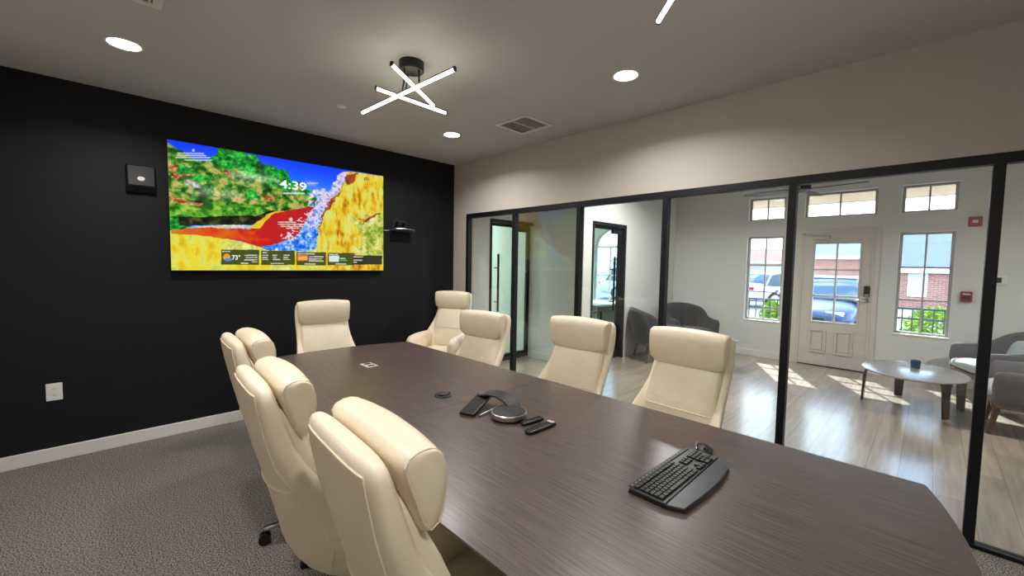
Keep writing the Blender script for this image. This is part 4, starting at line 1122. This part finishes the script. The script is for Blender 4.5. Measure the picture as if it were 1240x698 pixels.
bm = new(); box(bm, -.02,.28,-.03,0,-.22,.22); obj('frame', bm, M['black_plastic'], pf_)
bm = new(); box(bm, .02,.24,-.034,-.03,-.18,.18); obj('print', bm, M['picture'], pf_)

# added ceiling lamps, out of view, that brighten the lobby and offices
for x, y in ((1.4,-1.9),(3.2,-1.9),(1.4,-5.4),(3.2,-5.4)):
    pass
for (x, y, lb) in ((2.0,-2.0,'added unseen ceiling lamp brightening the lobby near the offices'),(2.0,-6.2,'added unseen ceiling lamp brightening the far lobby end'),(1.0,2.0,'added unseen ceiling lamp brightening the first office'),(3.2,2.2,'added unseen ceiling lamp brightening the second office')):
    downlight(x, y, HL, lb, 110 if x < 1.5 else (150 if y > 0 else 65), 'added unseen ceiling lamps outside the meeting room', (1,.98,.95))

# ------------------------------------------------------------------ sun, sky, camera
sun = bpy.data.lights.new('sun','SUN'); sun.energy = 16; sun.angle = math.radians(.6); sun.color = (1,.95,.88)
so = bpy.data.objects.new('sun', sun); COL.objects.link(so); so.rotation_euler = Vector((-.83,-.42,-1)).to_track_quat('-Z','Y').to_euler()
so.location = (12,6,14)
wd = bpy.data.worlds.new('sky'); SC.world = wd; wd.use_nodes = True; nt = wd.node_tree; nt.nodes.clear()
N = nt.nodes.new; L = nt.links.new
tc = N('ShaderNodeTexCoord'); sx = N('ShaderNodeSeparateXYZ'); L(tc.outputs['Generated'], sx.inputs[0])
rp = N('ShaderNodeValToRGB'); rp.color_ramp.elements[0].position = .0; rp.color_ramp.elements[0].color = (.82,.92,1,1); rp.color_ramp.elements[1].position = .5; rp.color_ramp.elements[1].color = (.22,.47,.95,1)
L(sx.outputs['Z'], rp.inputs[0])
mp = N('ShaderNodeMapping'); mp.inputs['Scale'].default_value = (2.2,2.2,7); L(tc.outputs['Generated'], mp.inputs[0])
nz = N('ShaderNodeTexNoise'); nz.inputs['Scale'].default_value = 1.6; nz.inputs['Detail'].default_value = 6; L(mp.outputs[0], nz.inputs['Vector'])
cr = N('ShaderNodeValToRGB'); cr.color_ramp.elements[0].position = .46; cr.color_ramp.elements[1].position = .62; L(nz.outputs['Fac'], cr.inputs[0])
mx = N('ShaderNodeMixRGB'); L(cr.outputs[0], mx.inputs[0]); L(rp.outputs[0], mx.inputs[1]); mx.inputs[2].default_value = (1,1,1,1)
bg = N('ShaderNodeBackground'); bg.inputs[1].default_value = 6.5; L(mx.outputs[0], bg.inputs[0])
ow = N('ShaderNodeOutputWorld'); L(bg.outputs[0], ow.inputs[0])

cam = bpy.data.cameras.new('camera'); cam.sensor_width = 36; cam.lens = 503.3/1240*36; cam.clip_start = .05; cam.clip_end = 300
co_ = bpy.data.objects.new('camera', cam); COL.objects.link(co_)
yaw, pit, rol = math.radians(45.2246), math.radians(3.3887), math.radians(.971)
F = Vector((math.cos(yaw)*math.cos(pit), math.sin(yaw)*math.cos(pit), -math.sin(pit))); Rt = Vector((math.sin(yaw), -math.cos(yaw), 0)); U = Rt.cross(F)
c, s = math.cos(rol), math.sin(rol); r2 = Rt*c+U*s; u2 = U*c-Rt*s
co_.matrix_world = Matrix(((r2.x,u2.x,-F.x,-3.2929),(r2.y,u2.y,-F.y,-4.4159),(r2.z,u2.z,-F.z,1.4871),(0,0,0,1)))
SC.camera = co_
vs = SC.view_settings; vs.view_transform = 'Standard'; vs.look = 'None'; vs.gamma = 1; vs.exposure = .08; vs.use_curve_mapping = False
